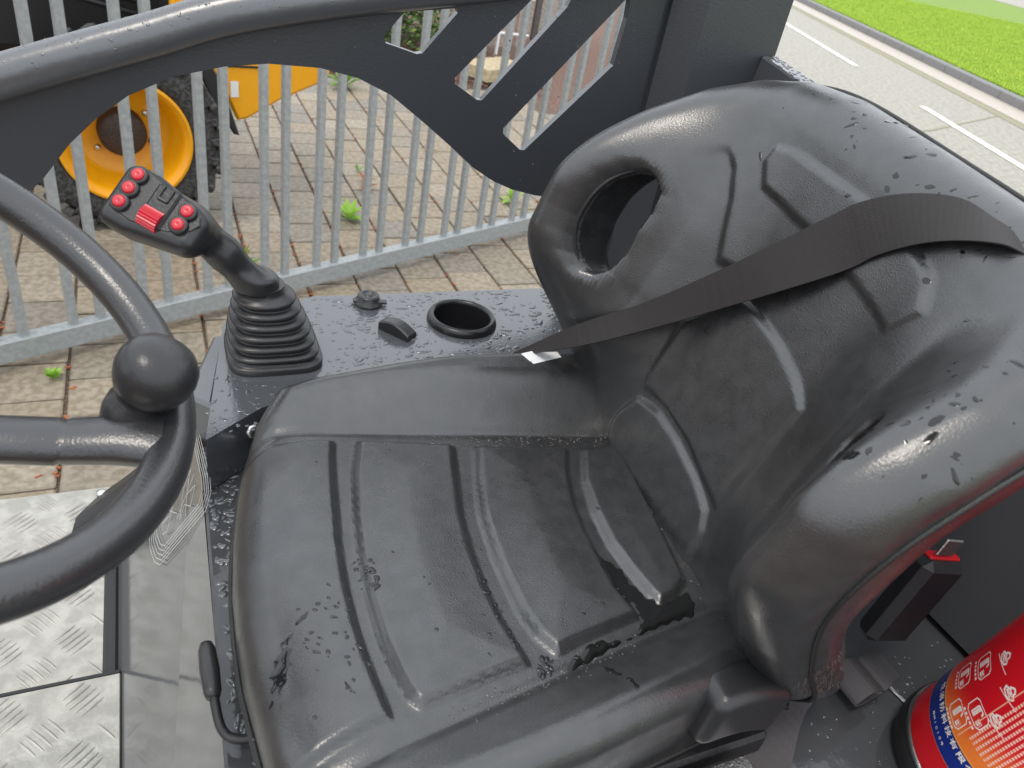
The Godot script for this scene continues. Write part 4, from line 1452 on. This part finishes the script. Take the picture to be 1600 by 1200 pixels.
# ------------------------------------------------------------------ joystick
func build_joystick():
	var at = Vector3(0.123, 1.05, -0.885)
	var j = thing("joystick", "black control joystick with red buttons on a ribbed rubber boot", "joystick", at)
	# ribbed boot, rounded square at the console and round at the top
	var st = surf()
	var rings := []
	var sec = func(y: float, half: float, square: float, cx: float, cz: float):
		var r := []
		for k in 40:
			var t = TAU * k / 40
			var cs = cos(t)
			var sn = sin(t)
			var e = lerpf(1.0, 0.36, square)
			r.append(Vector3(cx + signf(cs) * pow(absf(cs), e) * half, y, cz + signf(sn) * pow(absf(sn), e) * half))
		return r
	rings.append(sec.call(0.0005, 0.0590, 0.85, 0, 0))
	rings.append(sec.call(0.0070, 0.0590, 0.85, 0, 0))
	rings.append(sec.call(0.0095, 0.0565, 0.85, 0, 0))
	var folds := 6
	for k in folds:
		var t0 = k / float(folds)
		for e in [[0.0, -0.0050], [0.22, -0.0015], [0.45, 0.0028], [0.62, 0.0042], [0.80, 0.0028], [0.93, -0.0025]]:
			var t = t0 + e[0] / folds
			var half = lerpf(0.0535, 0.0320, pow(t, 1.25)) + e[1]
			rings.append(sec.call(0.0100 + 0.083 * t, half, lerpf(0.78, 0.1, t), -0.012 * t, 0.006 * t))
	rings.append(sec.call(0.094, 0.029, 0.0, -0.014, 0.006))
	rings.append(sec.call(0.098, 0.0275, 0.0, -0.015, 0.006))
	rings.append(sec.call(0.104, 0.0285, 0.0, -0.016, 0.006))
	add_loft(st, rings, false, true)
	part("boot", done(st), M.rubber, j)
	# grip: collar, curved neck and flat head
	var cr = Vector3(0.91218, 0.16859, 0.37350)
	var cu = Vector3(0.08038, 0.82014, -0.56649)
	var cbk = Vector3(-0.40183, 0.54676, 0.73457)
	var e1 = (cr * 0.873 - cu * 0.488).normalized()
	var e2 = cr * 0.16 + cu * 0.96 - cbk * 0.16
	e2 = (e2 - e1 * e1.dot(e2)).normalized()
	var e3 = e1.cross(e2).normalized()
	var hc = Vector3(0.006, 1.2435, -0.879) - at
	var hb := Basis(e1, e2, e3)
	var hinv = hb.inverse()
	var p0 = Vector3(0.103, 1.150, -0.876) - at
	var p1 = Vector3(0.1015, 1.170, -0.876) - at
	var p2 = Vector3(0.0935, 1.160, -0.876) - at
	var p3 = Vector3(0.066, 1.196, -0.876) - at
	var p4 = Vector3(0.035, 1.228, -0.882) - at
	var grip = func(p: Vector3) -> float:
		var cq := Vector2(Vector2(p.x - p0.x, p.z - p0.z).length() - 0.0205, absf(p.y - 0.108 + (p.x - p0.x) * 0.18) - 0.007)
		var d := Vector2(maxf(cq.x, 0.0), maxf(cq.y, 0.0)).length() + minf(maxf(cq.x, cq.y), 0.0) - 0.0055
		d = smin(d, capsule(p, p2, p3, 0.0195, 0.0185), 0.010)
		d = smin(d, capsule(p, p3, p4, 0.0185, 0.0200), 0.012)
		var q = hinv * (p - hc)
		# plan of the head narrows towards the neck; the body hangs a little lower than its face
		var qy: float = q.y + 0.0045 + 0.03 * maxf(q.x + 0.01, 0.0)
		var half = Vector3(0.0565, clampf(0.0365 - 0.20 * (q.x + 0.012), 0.0190, 0.0385), clampf(0.0205 - 0.05 * (q.x - 0.01), 0.017, 0.024))
		var r = 0.0145
		var w = Vector3(absf(q.x + 0.002), absf(qy), absf(q.z + half.z - 0.0165)) - half + Vector3.ONE * r
		var hd = Vector3(maxf(w.x, 0), maxf(w.y, 0), maxf(w.z, 0)).length() + minf(maxf(w.x, maxf(w.y, w.z)), 0.0) - r
		return smin(d, hd * 0.9, 0.024)
	var gm = nets(grip, Vector3(-0.22, 0.06, -0.075), Vector3(0.03, 0.28, 0.09), 0.0025, 1.5)
	var g = part("grip", gm, M.plastic, j)
	# slightly raised face plate that carries the buttons
	var plate := [Vector2(-0.0184, 0.0267), Vector2(0.0043, 0.0262), Vector2(0.0265, 0.0195), Vector2(0.044, 0.0125), Vector2(0.0485, 0.0035), Vector2(0.0425, -0.0075), Vector2(0.0218, -0.0197), Vector2(-0.0189, -0.0285), Vector2(-0.0463, -0.0245), Vector2(-0.0505, -0.0163), Vector2(-0.0485, 0.0138), Vector2(-0.0471, 0.0245), Vector2(-0.0377, 0.0295), Vector2(-0.025, 0.0295)]
	var fxf := Transform3D(Basis(e1, e3, -e2), hc + e3 * 0.0152)
	part("face_plate", slab(plate.map(func(p): return Vector2(p.x, -p.y)), -0.006, 0.0022, 0.0012), M.rubber, j, fxf)
	var cap = lathe([[0.0106, 0.0], [0.0106, 0.003], [0.0095, 0.0048], [0.0074, 0.0050]], 24)
	var dome = lathe([[0.0072, 0.002], [0.0072, 0.0050], [0.0065, 0.0066], [0.0045, 0.0074], [0.002, 0.0073], [0.0, 0.0070]], 24)
	for p in [Vector2(-0.0370, 0.0200), Vector2(-0.0372, 0.0025), Vector2(-0.0376, -0.0155), Vector2(0.0300, 0.0110), Vector2(0.0295, -0.0065)]:
		var bt = part("button", dome, M.red, j, Transform3D(fxf.basis, fxf * Vector3(p.x, 0.0020, -p.y)))
		part("collar", cap, M.rubber, bt)
	# thumb roller: ribbed red drum in its dark cradle
	var cr_x = fxf * Vector3(-0.0015, 0.0, 0.0)
	part("roller_cradle", box(Vector3(0.029, 0.008, 0.050), 0.003), M.black, j, Transform3D(fxf.basis, fxf * Vector3(0.0005, 0.0012, -0.001)))
	var rs = surf()
	var rr := []
	for k in [-0.0115, 0.0115]:
		var row := []
		for t in 48:
			var rad = 0.0135 + (0.0007 if t % 2 == 0 else -0.0006)
			row.append(Vector3(k, sin(TAU * t / 48) * rad, cos(TAU * t / 48) * rad))
		rr.append(row)
	add_loft(rs, rr, true, true, -1)
	part("thumb_roller", done(rs), M.red, j, Transform3D(fxf.basis, fxf * Vector3(-0.0005, -0.0035, 0.0140)))
	for k in 2:
		var tx = -0.004 + 0.011 * k
		part("slider_rib", box(Vector3(0.0025, 0.003, 0.016), 0.0008), M.rubber, j, Transform3D(fxf.basis, fxf * Vector3(tx - 0.001, 0.0060, -0.016)))
	part("slider_bridge", box(Vector3(0.012, 0.0036, 0.004), 0.0008), M.rubber, j, Transform3D(fxf.basis, fxf * Vector3(0.0005, 0.0060, -0.009)))
	# drops
	var ds = surf()
	for src in [[gm, 70]]:
		var arr = src[0].surface_get_arrays(0)
		var vs: PackedVector3Array = arr[Mesh.ARRAY_VERTEX]
		var ns: PackedVector3Array = arr[Mesh.ARRAY_NORMAL]
		for k in src[1]:
			var i = rng.randi() % vs.size()
			if ns[i].y < 0.1: continue
			add_drop(ds, vs[i] - ns[i] * 0.0003, ns[i], rng.randf_range(0.0006, 0.0018), rng.randf_range(1, 1.8), rng.randf() * TAU, 0.3)
	stuff(part("joystick_raindrops", done(ds), M.drop_black, j))

# ------------------------------------------------------------------ seat belt
func ribbon(pairs, thick, per = 6):
	var ups := []
	var los := []
	for p in pairs:
		ups.append(p[0])
		los.append(p[1])
	var a = smooth_path(ups, per)
	var b = smooth_path(los, per)
	var st := SurfaceTool.new()
	st.begin(Mesh.PRIMITIVE_TRIANGLES)
	var len := 0.0
	var lens := [0.0]
	for i in range(1, a.size()):
		len += ((a[i] + b[i]) * 0.5).distance_to((a[i - 1] + b[i - 1]) * 0.5)
		lens.append(len)
	for face in [0, 1]:
		st.set_smooth_group(face)
		for i in a.size() - 1:
			var n = (b[i] - a[i]).cross(a[i + 1] - a[i]).normalized() * thick * (0.5 if face == 0 else -0.5)
			var n2 = (b[i + 1] - a[i + 1]).cross(a[i + 1] - a[i]).normalized() * thick * (0.5 if face == 0 else -0.5)
			var q = [[a[i] + n, 0.0, lens[i]], [b[i] + n, 1.0, lens[i]], [b[i + 1] + n2, 1.0, lens[i + 1]], [a[i + 1] + n2, 0.0, lens[i + 1]]]
			for k in ([0, 1, 2, 0, 2, 3] if face == 0 else [0, 2, 1, 0, 3, 2]):
				st.set_uv(Vector2(q[k][1] * 0.6, q[k][2] * 12.0))
				st.add_vertex(q[k][0])
	for side in [a, b]:
		st.set_smooth_group(3)
		for i in a.size() - 1:
			var n = (b[i] - a[i]).cross(a[i + 1] - a[i]).normalized() * thick * 0.5
			for k in [side[i] + n, side[i + 1] + n, side[i + 1] - n, side[i] + n, side[i + 1] - n, side[i] - n]:
				st.set_uv(Vector2(0, 0))
				st.add_vertex(k)
	st.generate_normals()
	st.generate_tangents()
	return st.commit()

func bk(l, u, w):
	return bo + bb * Vector3(l, u, w)

func build_belt():
	var s = thing("seat_belt", "dark woven seat belt drawn across the backrest with buckle behind", "seat belt", Vector3(0.6, 1.1, -0.5))
	var o = s.position
	var back := Transform3D(Basis(), -o)
	var pairs := BELT.map(func(q): return [Vector3(q[0], q[1], q[2]), Vector3(q[3], q[4], q[5])])
	part("webbing", ribbon(pairs, 0.0014), M.web, s, back)
	var tg = Vector3(0.478, 1.098, -0.765)
	part("care_tag", box(Vector3(0.052, 0.0008, 0.030), 0.0002), M.white, s, Transform3D(Basis.from_euler(Vector3(0.10, 0.10, -0.12)), Vector3(0.446, 1.1065, -0.737) - o))
	part("care_tag", box(Vector3(0.030, 0.0008, 0.018), 0.0002), M.white, s, Transform3D(Basis.from_euler(Vector3(0.08, 0.35, -0.10)), Vector3(0.430, 1.109, -0.744) - o))
	# buckle with red release button, standing behind the near wing
	var ax = (Vector3(0.693, 1.113, -0.28) - Vector3(0.672, 1.0, -0.28) ).normalized()
	var bu = part("buckle", box(Vector3(0.058, 0.112, 0.026), 0.008), M.plastic, s, Transform3D(Basis(Vector3(0.975, -0.2, 0.1).normalized(), Vector3(0.2, 0.975, 0.0).normalized(), Vector3(-0.1, 0, 1)).orthonormalized(), Vector3(0.656, 1.090, -0.295) - o))
	part("release_button", box(Vector3(0.044, 0.004, 0.012), 0.0015), M.red_gloss, bu, Transform3D(Basis(), Vector3(0, 0.0565, -0.003)))
	part("latch_tongue", box(Vector3(0.024, 0.020, 0.003), 0.001), M.steel, bu, Transform3D(Basis(), Vector3(-0.004, 0.070, 0)))
	part("split_line", box(Vector3(0.0586, 0.098, 0.0012), 0.0003), M.black, bu, Transform3D(Basis(), Vector3(0, 0, 0.004)))
	var loop = smooth_path([Vector3(0.668, 1.0, -0.285), Vector3(0.655, 0.982, -0.283), Vector3(0.620, 0.980, -0.278), Vector3(0.60, 0.990, -0.275), Vector3(0.618, 1.006, -0.275), Vector3(0.64, 0.995, -0.276)], 6)
	var lp := []
	for p in loop: lp.append([p + Vector3(0, 0, -0.02), p + Vector3(0, 0, 0.02)])
	part("buckle_strap", ribbon(lp, 0.0016, 1), M.web_wet, s, back)
	# slack lap strap lying on the wet deck in front
	var lap := [[Vector3(0.60, 0.985, -0.300), Vector3(0.60, 0.977, -0.287)], [Vector3(0.545, 0.984, -0.287), Vector3(0.550, 0.976, -0.268)], [Vector3(0.48, 0.9775, -0.270), Vector3(0.492, 0.9745, -0.222)], [Vector3(0.41, 0.976, -0.245), Vector3(0.440, 0.9745, -0.185)], [Vector3(0.34, 0.976, -0.215), Vector3(0.395, 0.9745, -0.13)]]
	part("lap_strap", ribbon(lap, 0.0016), M.web_wet, s, back)

var BELT := [[0.424, 1.082, -0.792, 0.423, 1.083, -0.784], [0.458, 1.175, -0.707, 0.453, 1.162, -0.680], [0.497, 1.237, -0.646, 0.495, 1.219, -0.619], [0.528, 1.298, -0.593, 0.525, 1.273, -0.563], [0.552, 1.356, -0.545, 0.542, 1.329, -0.502], [0.570, 1.409, -0.501, 0.562, 1.375, -0.456], [0.578, 1.431, -0.481, 0.566, 1.400, -0.435], [0.586, 1.452, -0.447, 0.567, 1.424, -0.406], [0.595, 1.464, -0.407, 0.568, 1.441, -0.377], [0.599, 1.460, -0.372, 0.575, 1.452, -0.348], [0.606, 1.458, -0.352, 0.588, 1.450, -0.334], [0.623, 1.447, -0.309, 0.610, 1.441, -0.296]]

# ------------------------------------------------------------------ fire extinguisher
func stroke(im, pts, w, col):
	for i in pts.size() - 1:
		var a: Vector2 = pts[i]
		var b: Vector2 = pts[i + 1]
		var n = int(maxf(a.distance_to(b) * 1.5, 1))
		for k in n + 1:
			var p = a.lerp(b, float(k) / n)
			im.fill_rect(Rect2i(int(p.x - w * 0.5), int(p.y - w * 0.5), int(maxf(w, 1)), int(maxf(w, 1))), col)

func glyph(im, strokes, at, size, w, col):
	for s in strokes:
		var pts := []
		for i in range(0, s.size(), 2):
			pts.append(at + Vector2(s[i], s[i + 1]) * size / 10.0)
		stroke(im, pts, w, col)

func build_extinguisher():
	var at = Vector3(0.684, 0.975, -0.1675)
	var ax = Vector3(-0.073, 1, 0.181).normalized()
	var e = thing("fire_extinguisher", "red fire extinguisher with blue banded label on the wet deck", "fire extinguisher", at)
	var toward = Vector3(0, 1.62, 0) - at
	toward = (toward - ax * toward.dot(ax)).normalized()
	var right = ax.cross(toward).normalized()
	var b := Basis(right, ax, -toward)
	b = Basis(right, ax, right.cross(ax))
	part("base_ring", lathe([[0.070, 0.0], [0.081, 0.001], [0.0825, 0.006], [0.0825, 0.020], [0.079, 0.026]], 72), M.black, e, Transform3D(b, Vector3.ZERO))
	part("steel_hoop", lathe([[0.079, 0.024], [0.0812, 0.0255], [0.0812, 0.028], [0.079, 0.0295]], 72), M.steel, e, Transform3D(b, Vector3.ZERO))
	part("cylinder", lathe([[0.078, 0.026], [0.0795, 0.032], [0.0785, 0.036], [0.0785, 0.30], [0.070, 0.345], [0.045, 0.372], [0.020, 0.38], [0.018, 0.40], [0.0, 0.40]], 72), M.red_gloss, e, Transform3D(b, Vector3.ZERO))
	part("valve", lathe([[0.018, 0.40], [0.018, 0.43], [0.012, 0.44], [0.0, 0.44]], 16), M.steel, e, Transform3D(b, Vector3.ZERO))
	# printed label
	var W := 2048
	var H := 1024
	var im := Image.create(W, H, false, Image.FORMAT_RGB8)
	var y_of = func(h): return (1.0 - (h - 0.062) / 0.20) * H
	for y in H:
		var h = 0.062 + (1.0 - y / float(H)) * 0.20
		for xb in 64:
			var ph = (xb + 0.5) / 64.0
			var k = clampf(1.0 - (h - 0.088) / 0.05 + (ph - 0.42) * 3.2, 0.0, 1.0)
			k = k * k * (3 - 2 * k)
			var c = Color(0.85, 0.10, 0.15).lerp(Color(0.96, 0.50, 0.20), k)
			im.fill_rect(Rect2i(xb * 32, y, 32, 1), c)
	im.fill_rect(Rect2i(0, int(y_of.call(0.0885)), W, int(0.026 / 0.20 * H)), Color(0.09, 0.18, 0.50))
	im.fill_rect(Rect2i(0, int(y_of.call(0.0905)), W, 9), Color(0.95, 0.62, 0.25))
	var white := Color(0.97, 0.93, 0.90)
	var cjk := {
		"xing": [[2.2, 0, 2.2, 10], [0.8, 2.5, 0.6, 5], [3.4, 2, 3.9, 3.6], [5.4, 1, 4.6, 4], [5, 3, 9.4, 3], [5, 6, 9, 6], [4.2, 9.4, 9.8, 9.4], [7.1, 0.4, 7.1, 9.4]],
		"xiao": [[1, 1, 2, 2], [0.5, 4, 1.6, 5], [0.6, 9.4, 2.2, 6.4], [6.4, 0, 6.4, 3.6], [4.2, 0.8, 4.9, 2.6], [8.8, 0.8, 8, 2.6], [4, 10, 4, 4, 9, 4, 9, 9.4, 8, 9.6], [4, 6, 9, 6], [4, 7.8, 9, 7.8]],
		"fang": [[1, 0.5, 1, 10], [1, 0.6, 3.4, 0.6, 2, 3.6, 3.6, 5.6, 2, 6.8], [6.8, 0, 7.2, 1.4], [4.4, 2.4, 9.8, 2.4], [6.2, 2.6, 6, 6, 4.2, 9.8], [6.1, 5, 9.2, 5, 8.8, 9, 7.6, 9.6]],
		"ke": [[3.8, 0.4, 1, 1.4], [0.4, 3.4, 4.6, 3.4], [2.6, 1, 2.6, 10], [2.4, 4, 0.4, 7.6], [2.8, 4, 4.4, 6], [5.6, 1.4, 6.6, 2.6], [5.4, 3.8, 6.4, 5], [4.8, 7, 9.8, 6.2], [8.2, 0, 8.2, 10]],
		"ji": [[0.4, 2.4, 4, 2.4], [2.2, 0, 2.2, 9.4, 1.2, 9], [0.4, 6, 4, 5], [4.6, 2, 9.8, 2], [7, 0, 7, 4], [5, 4.2, 9, 4.2, 7.6, 7, 4.4, 9.8], [5.4, 5.4, 7, 7.6, 9.8, 9.8]],
		"you": [[0.4, 2, 9.6, 2], [4.4, 0, 3, 3.4, 0.4, 6], [3, 4, 3, 10], [3, 4, 8.4, 4, 8.4, 9.4, 7.4, 9.6], [3, 6, 8.4, 6], [3, 7.8, 8.4, 7.8]],
		"xian": [[1, 0.5, 1, 10], [1, 0.6, 3.4, 0.6, 2, 3.6, 3.6, 5.6, 2, 6.8], [4.8, 0.6, 9, 0.6, 9, 4.4, 4.8, 4.4], [4.8, 2.4, 9, 2.4], [4.8, 0.6, 4.8, 9.6, 6.6, 8.6], [6, 4.6, 7.4, 7.4, 9.8, 9.8], [9.4, 5.4, 7.6, 7]],
		"gong": [[3.6, 0.6, 2.4, 3, 0.4, 5], [6.4, 0.6, 7.6, 3, 9.6, 5], [4.6, 4.6, 2.4, 9, 8, 8.6], [6.8, 6.6, 8.8, 9.8]],
		"si": [[0.8, 0.8, 9, 0.8, 9, 9.4, 7.8, 9.6], [0.8, 3, 7, 3], [1.6, 5, 6.2, 5, 6.2, 8, 1.6, 8, 1.6, 5]],
		"hao": [[2.6, 0.6, 7.4, 0.6, 7.4, 3, 2.6, 3, 2.6, 0.6], [0.6, 4.8, 9.4, 4.8], [3.4, 4.8, 3, 6.6, 7.6, 6.6, 7.2, 9.4, 5.6, 9.6]],
		"0": [[3, 1, 7, 1, 7, 9, 3, 9, 3, 1]],
		"1": [[3.6, 2.4, 5, 1, 5, 9]],
	}
	# the angle phi runs to the right round the tin; u = 0.5 faces the photographer
	var names := ["xing", "xiao", "fang", "ke", "ji", "you", "xian", "gong", "si"]
	var deg := W / 360.0
	for k in names.size():
		glyph(im, cjk[names[k]], Vector2((180.0 - 62.0 + k * 8.1) * deg, y_of.call(0.0870)), 36.0, 4, white)
	var small := ["xian", "ke", "1", "0", "1", "0", "hao"]
	for k in small.size():
		glyph(im, cjk[small[k]], Vector2((180.0 - 44.0 + k * 3.4) * deg, y_of.call(0.0712)), 15.0, 2, white)
	# pictogram boxes and instruction lines
	for q in [[-62, 0.128], [-40, 0.112], [-58, 0.158], [-33, 0.136]]:
		var c = Vector2((180.0 + q[0]) * deg, y_of.call(q[1]))
		glyph(im, [[1.5, 0, 8.5, 0, 10, 1.5, 10, 8.5, 8.5, 10, 1.5, 10, 0, 8.5, 0, 1.5, 1.5, 0]], c, 92.0, 4, white)
		glyph(im, [[3, 2, 3, 8, 4.6, 8, 4.6, 2, 3, 2], [3.4, 1.4, 6, 1.4, 6.6, 3], [3.8, 2, 3.8, 8]], c, 92.0, 6, white)
		im.fill_rect(Rect2i(int(c.x + 60), int(c.y + 50), 24, 30), white)
		glyph(im, [[6.6, 8.8, 6.6, 6.0, 8.8, 6.0, 8.8, 8.8], [6.6, 7.4, 8.8, 7.4]], c, 92.0, 3, Color(0.85, 0.12, 0.16))
		for k in 5:
			im.fill_rect(Rect2i(int(c.x + k * 17), int(c.y + 106), 11, 12), white)
	# flame and spray figures
	for q in [[-22, 0.150], [-50, 0.185], [-30, 0.178]]:
		var c = Vector2((180.0 + q[0]) * deg, y_of.call(q[1]))
		glyph(im, [[5, 0, 3, 3, 4, 4, 1, 6, 2, 9, 5, 10, 8, 9, 9, 6, 7, 4, 7, 2, 5, 0], [3, 6, 7, 6], [3, 7, 7, 8], [4, 4, 6, 5]], c, 62.0, 6, white)
		glyph(im, [[0, 12, 14, 9]], c, 62.0, 4, white)
	stroke(im, [Vector2((180 - 21) * deg, y_of.call(0.094)), Vector2((180 - 21) * deg, y_of.call(0.25))], 4, Color(0.98, 0.72, 0.6))
	for k in 9:
		var ph = 180.0 - 16.5 + k * 3.3
		var y = y_of.call(0.105)
		while y > y_of.call(0.19 - 0.004 * (k % 4)):
			var l = 5.0 + (int(y) * 7 + k * 13) % 9
			im.fill_rect(Rect2i(int(ph * deg), int(y - l), 9, int(l)), Color(0.98, 0.78, 0.70))
			y -= l + 5.0
	var lm = mat(Color.WHITE, 0.22)
	lm.albedo_texture = ImageTexture.create_from_image(im)
	var st := SurfaceTool.new()
	st.begin(Mesh.PRIMITIVE_TRIANGLES)
	st.set_smooth_group(1)
	var n := 96
	var r := 0.0789
	for k in n:
		var q := []
		for z in [[k, 0.062], [k + 1, 0.062], [k + 1, 0.262], [k, 0.262]]:
			var ph = TAU * z[0] / n - PI
			q.append([right * sin(ph) * r + toward * cos(ph) * r + ax * z[1], Vector2(z[0] / float(n), 1.0 - (z[1] - 0.062) / 0.2)])
		for i in [0, 2, 1, 0, 3, 2]:
			st.set_uv(q[i][1])
			st.set_normal((q[i][0] - ax * ax.dot(q[i][0])).normalized())
			st.add_vertex(q[i][0])
	part("printed_label", st.commit(), lm, e)
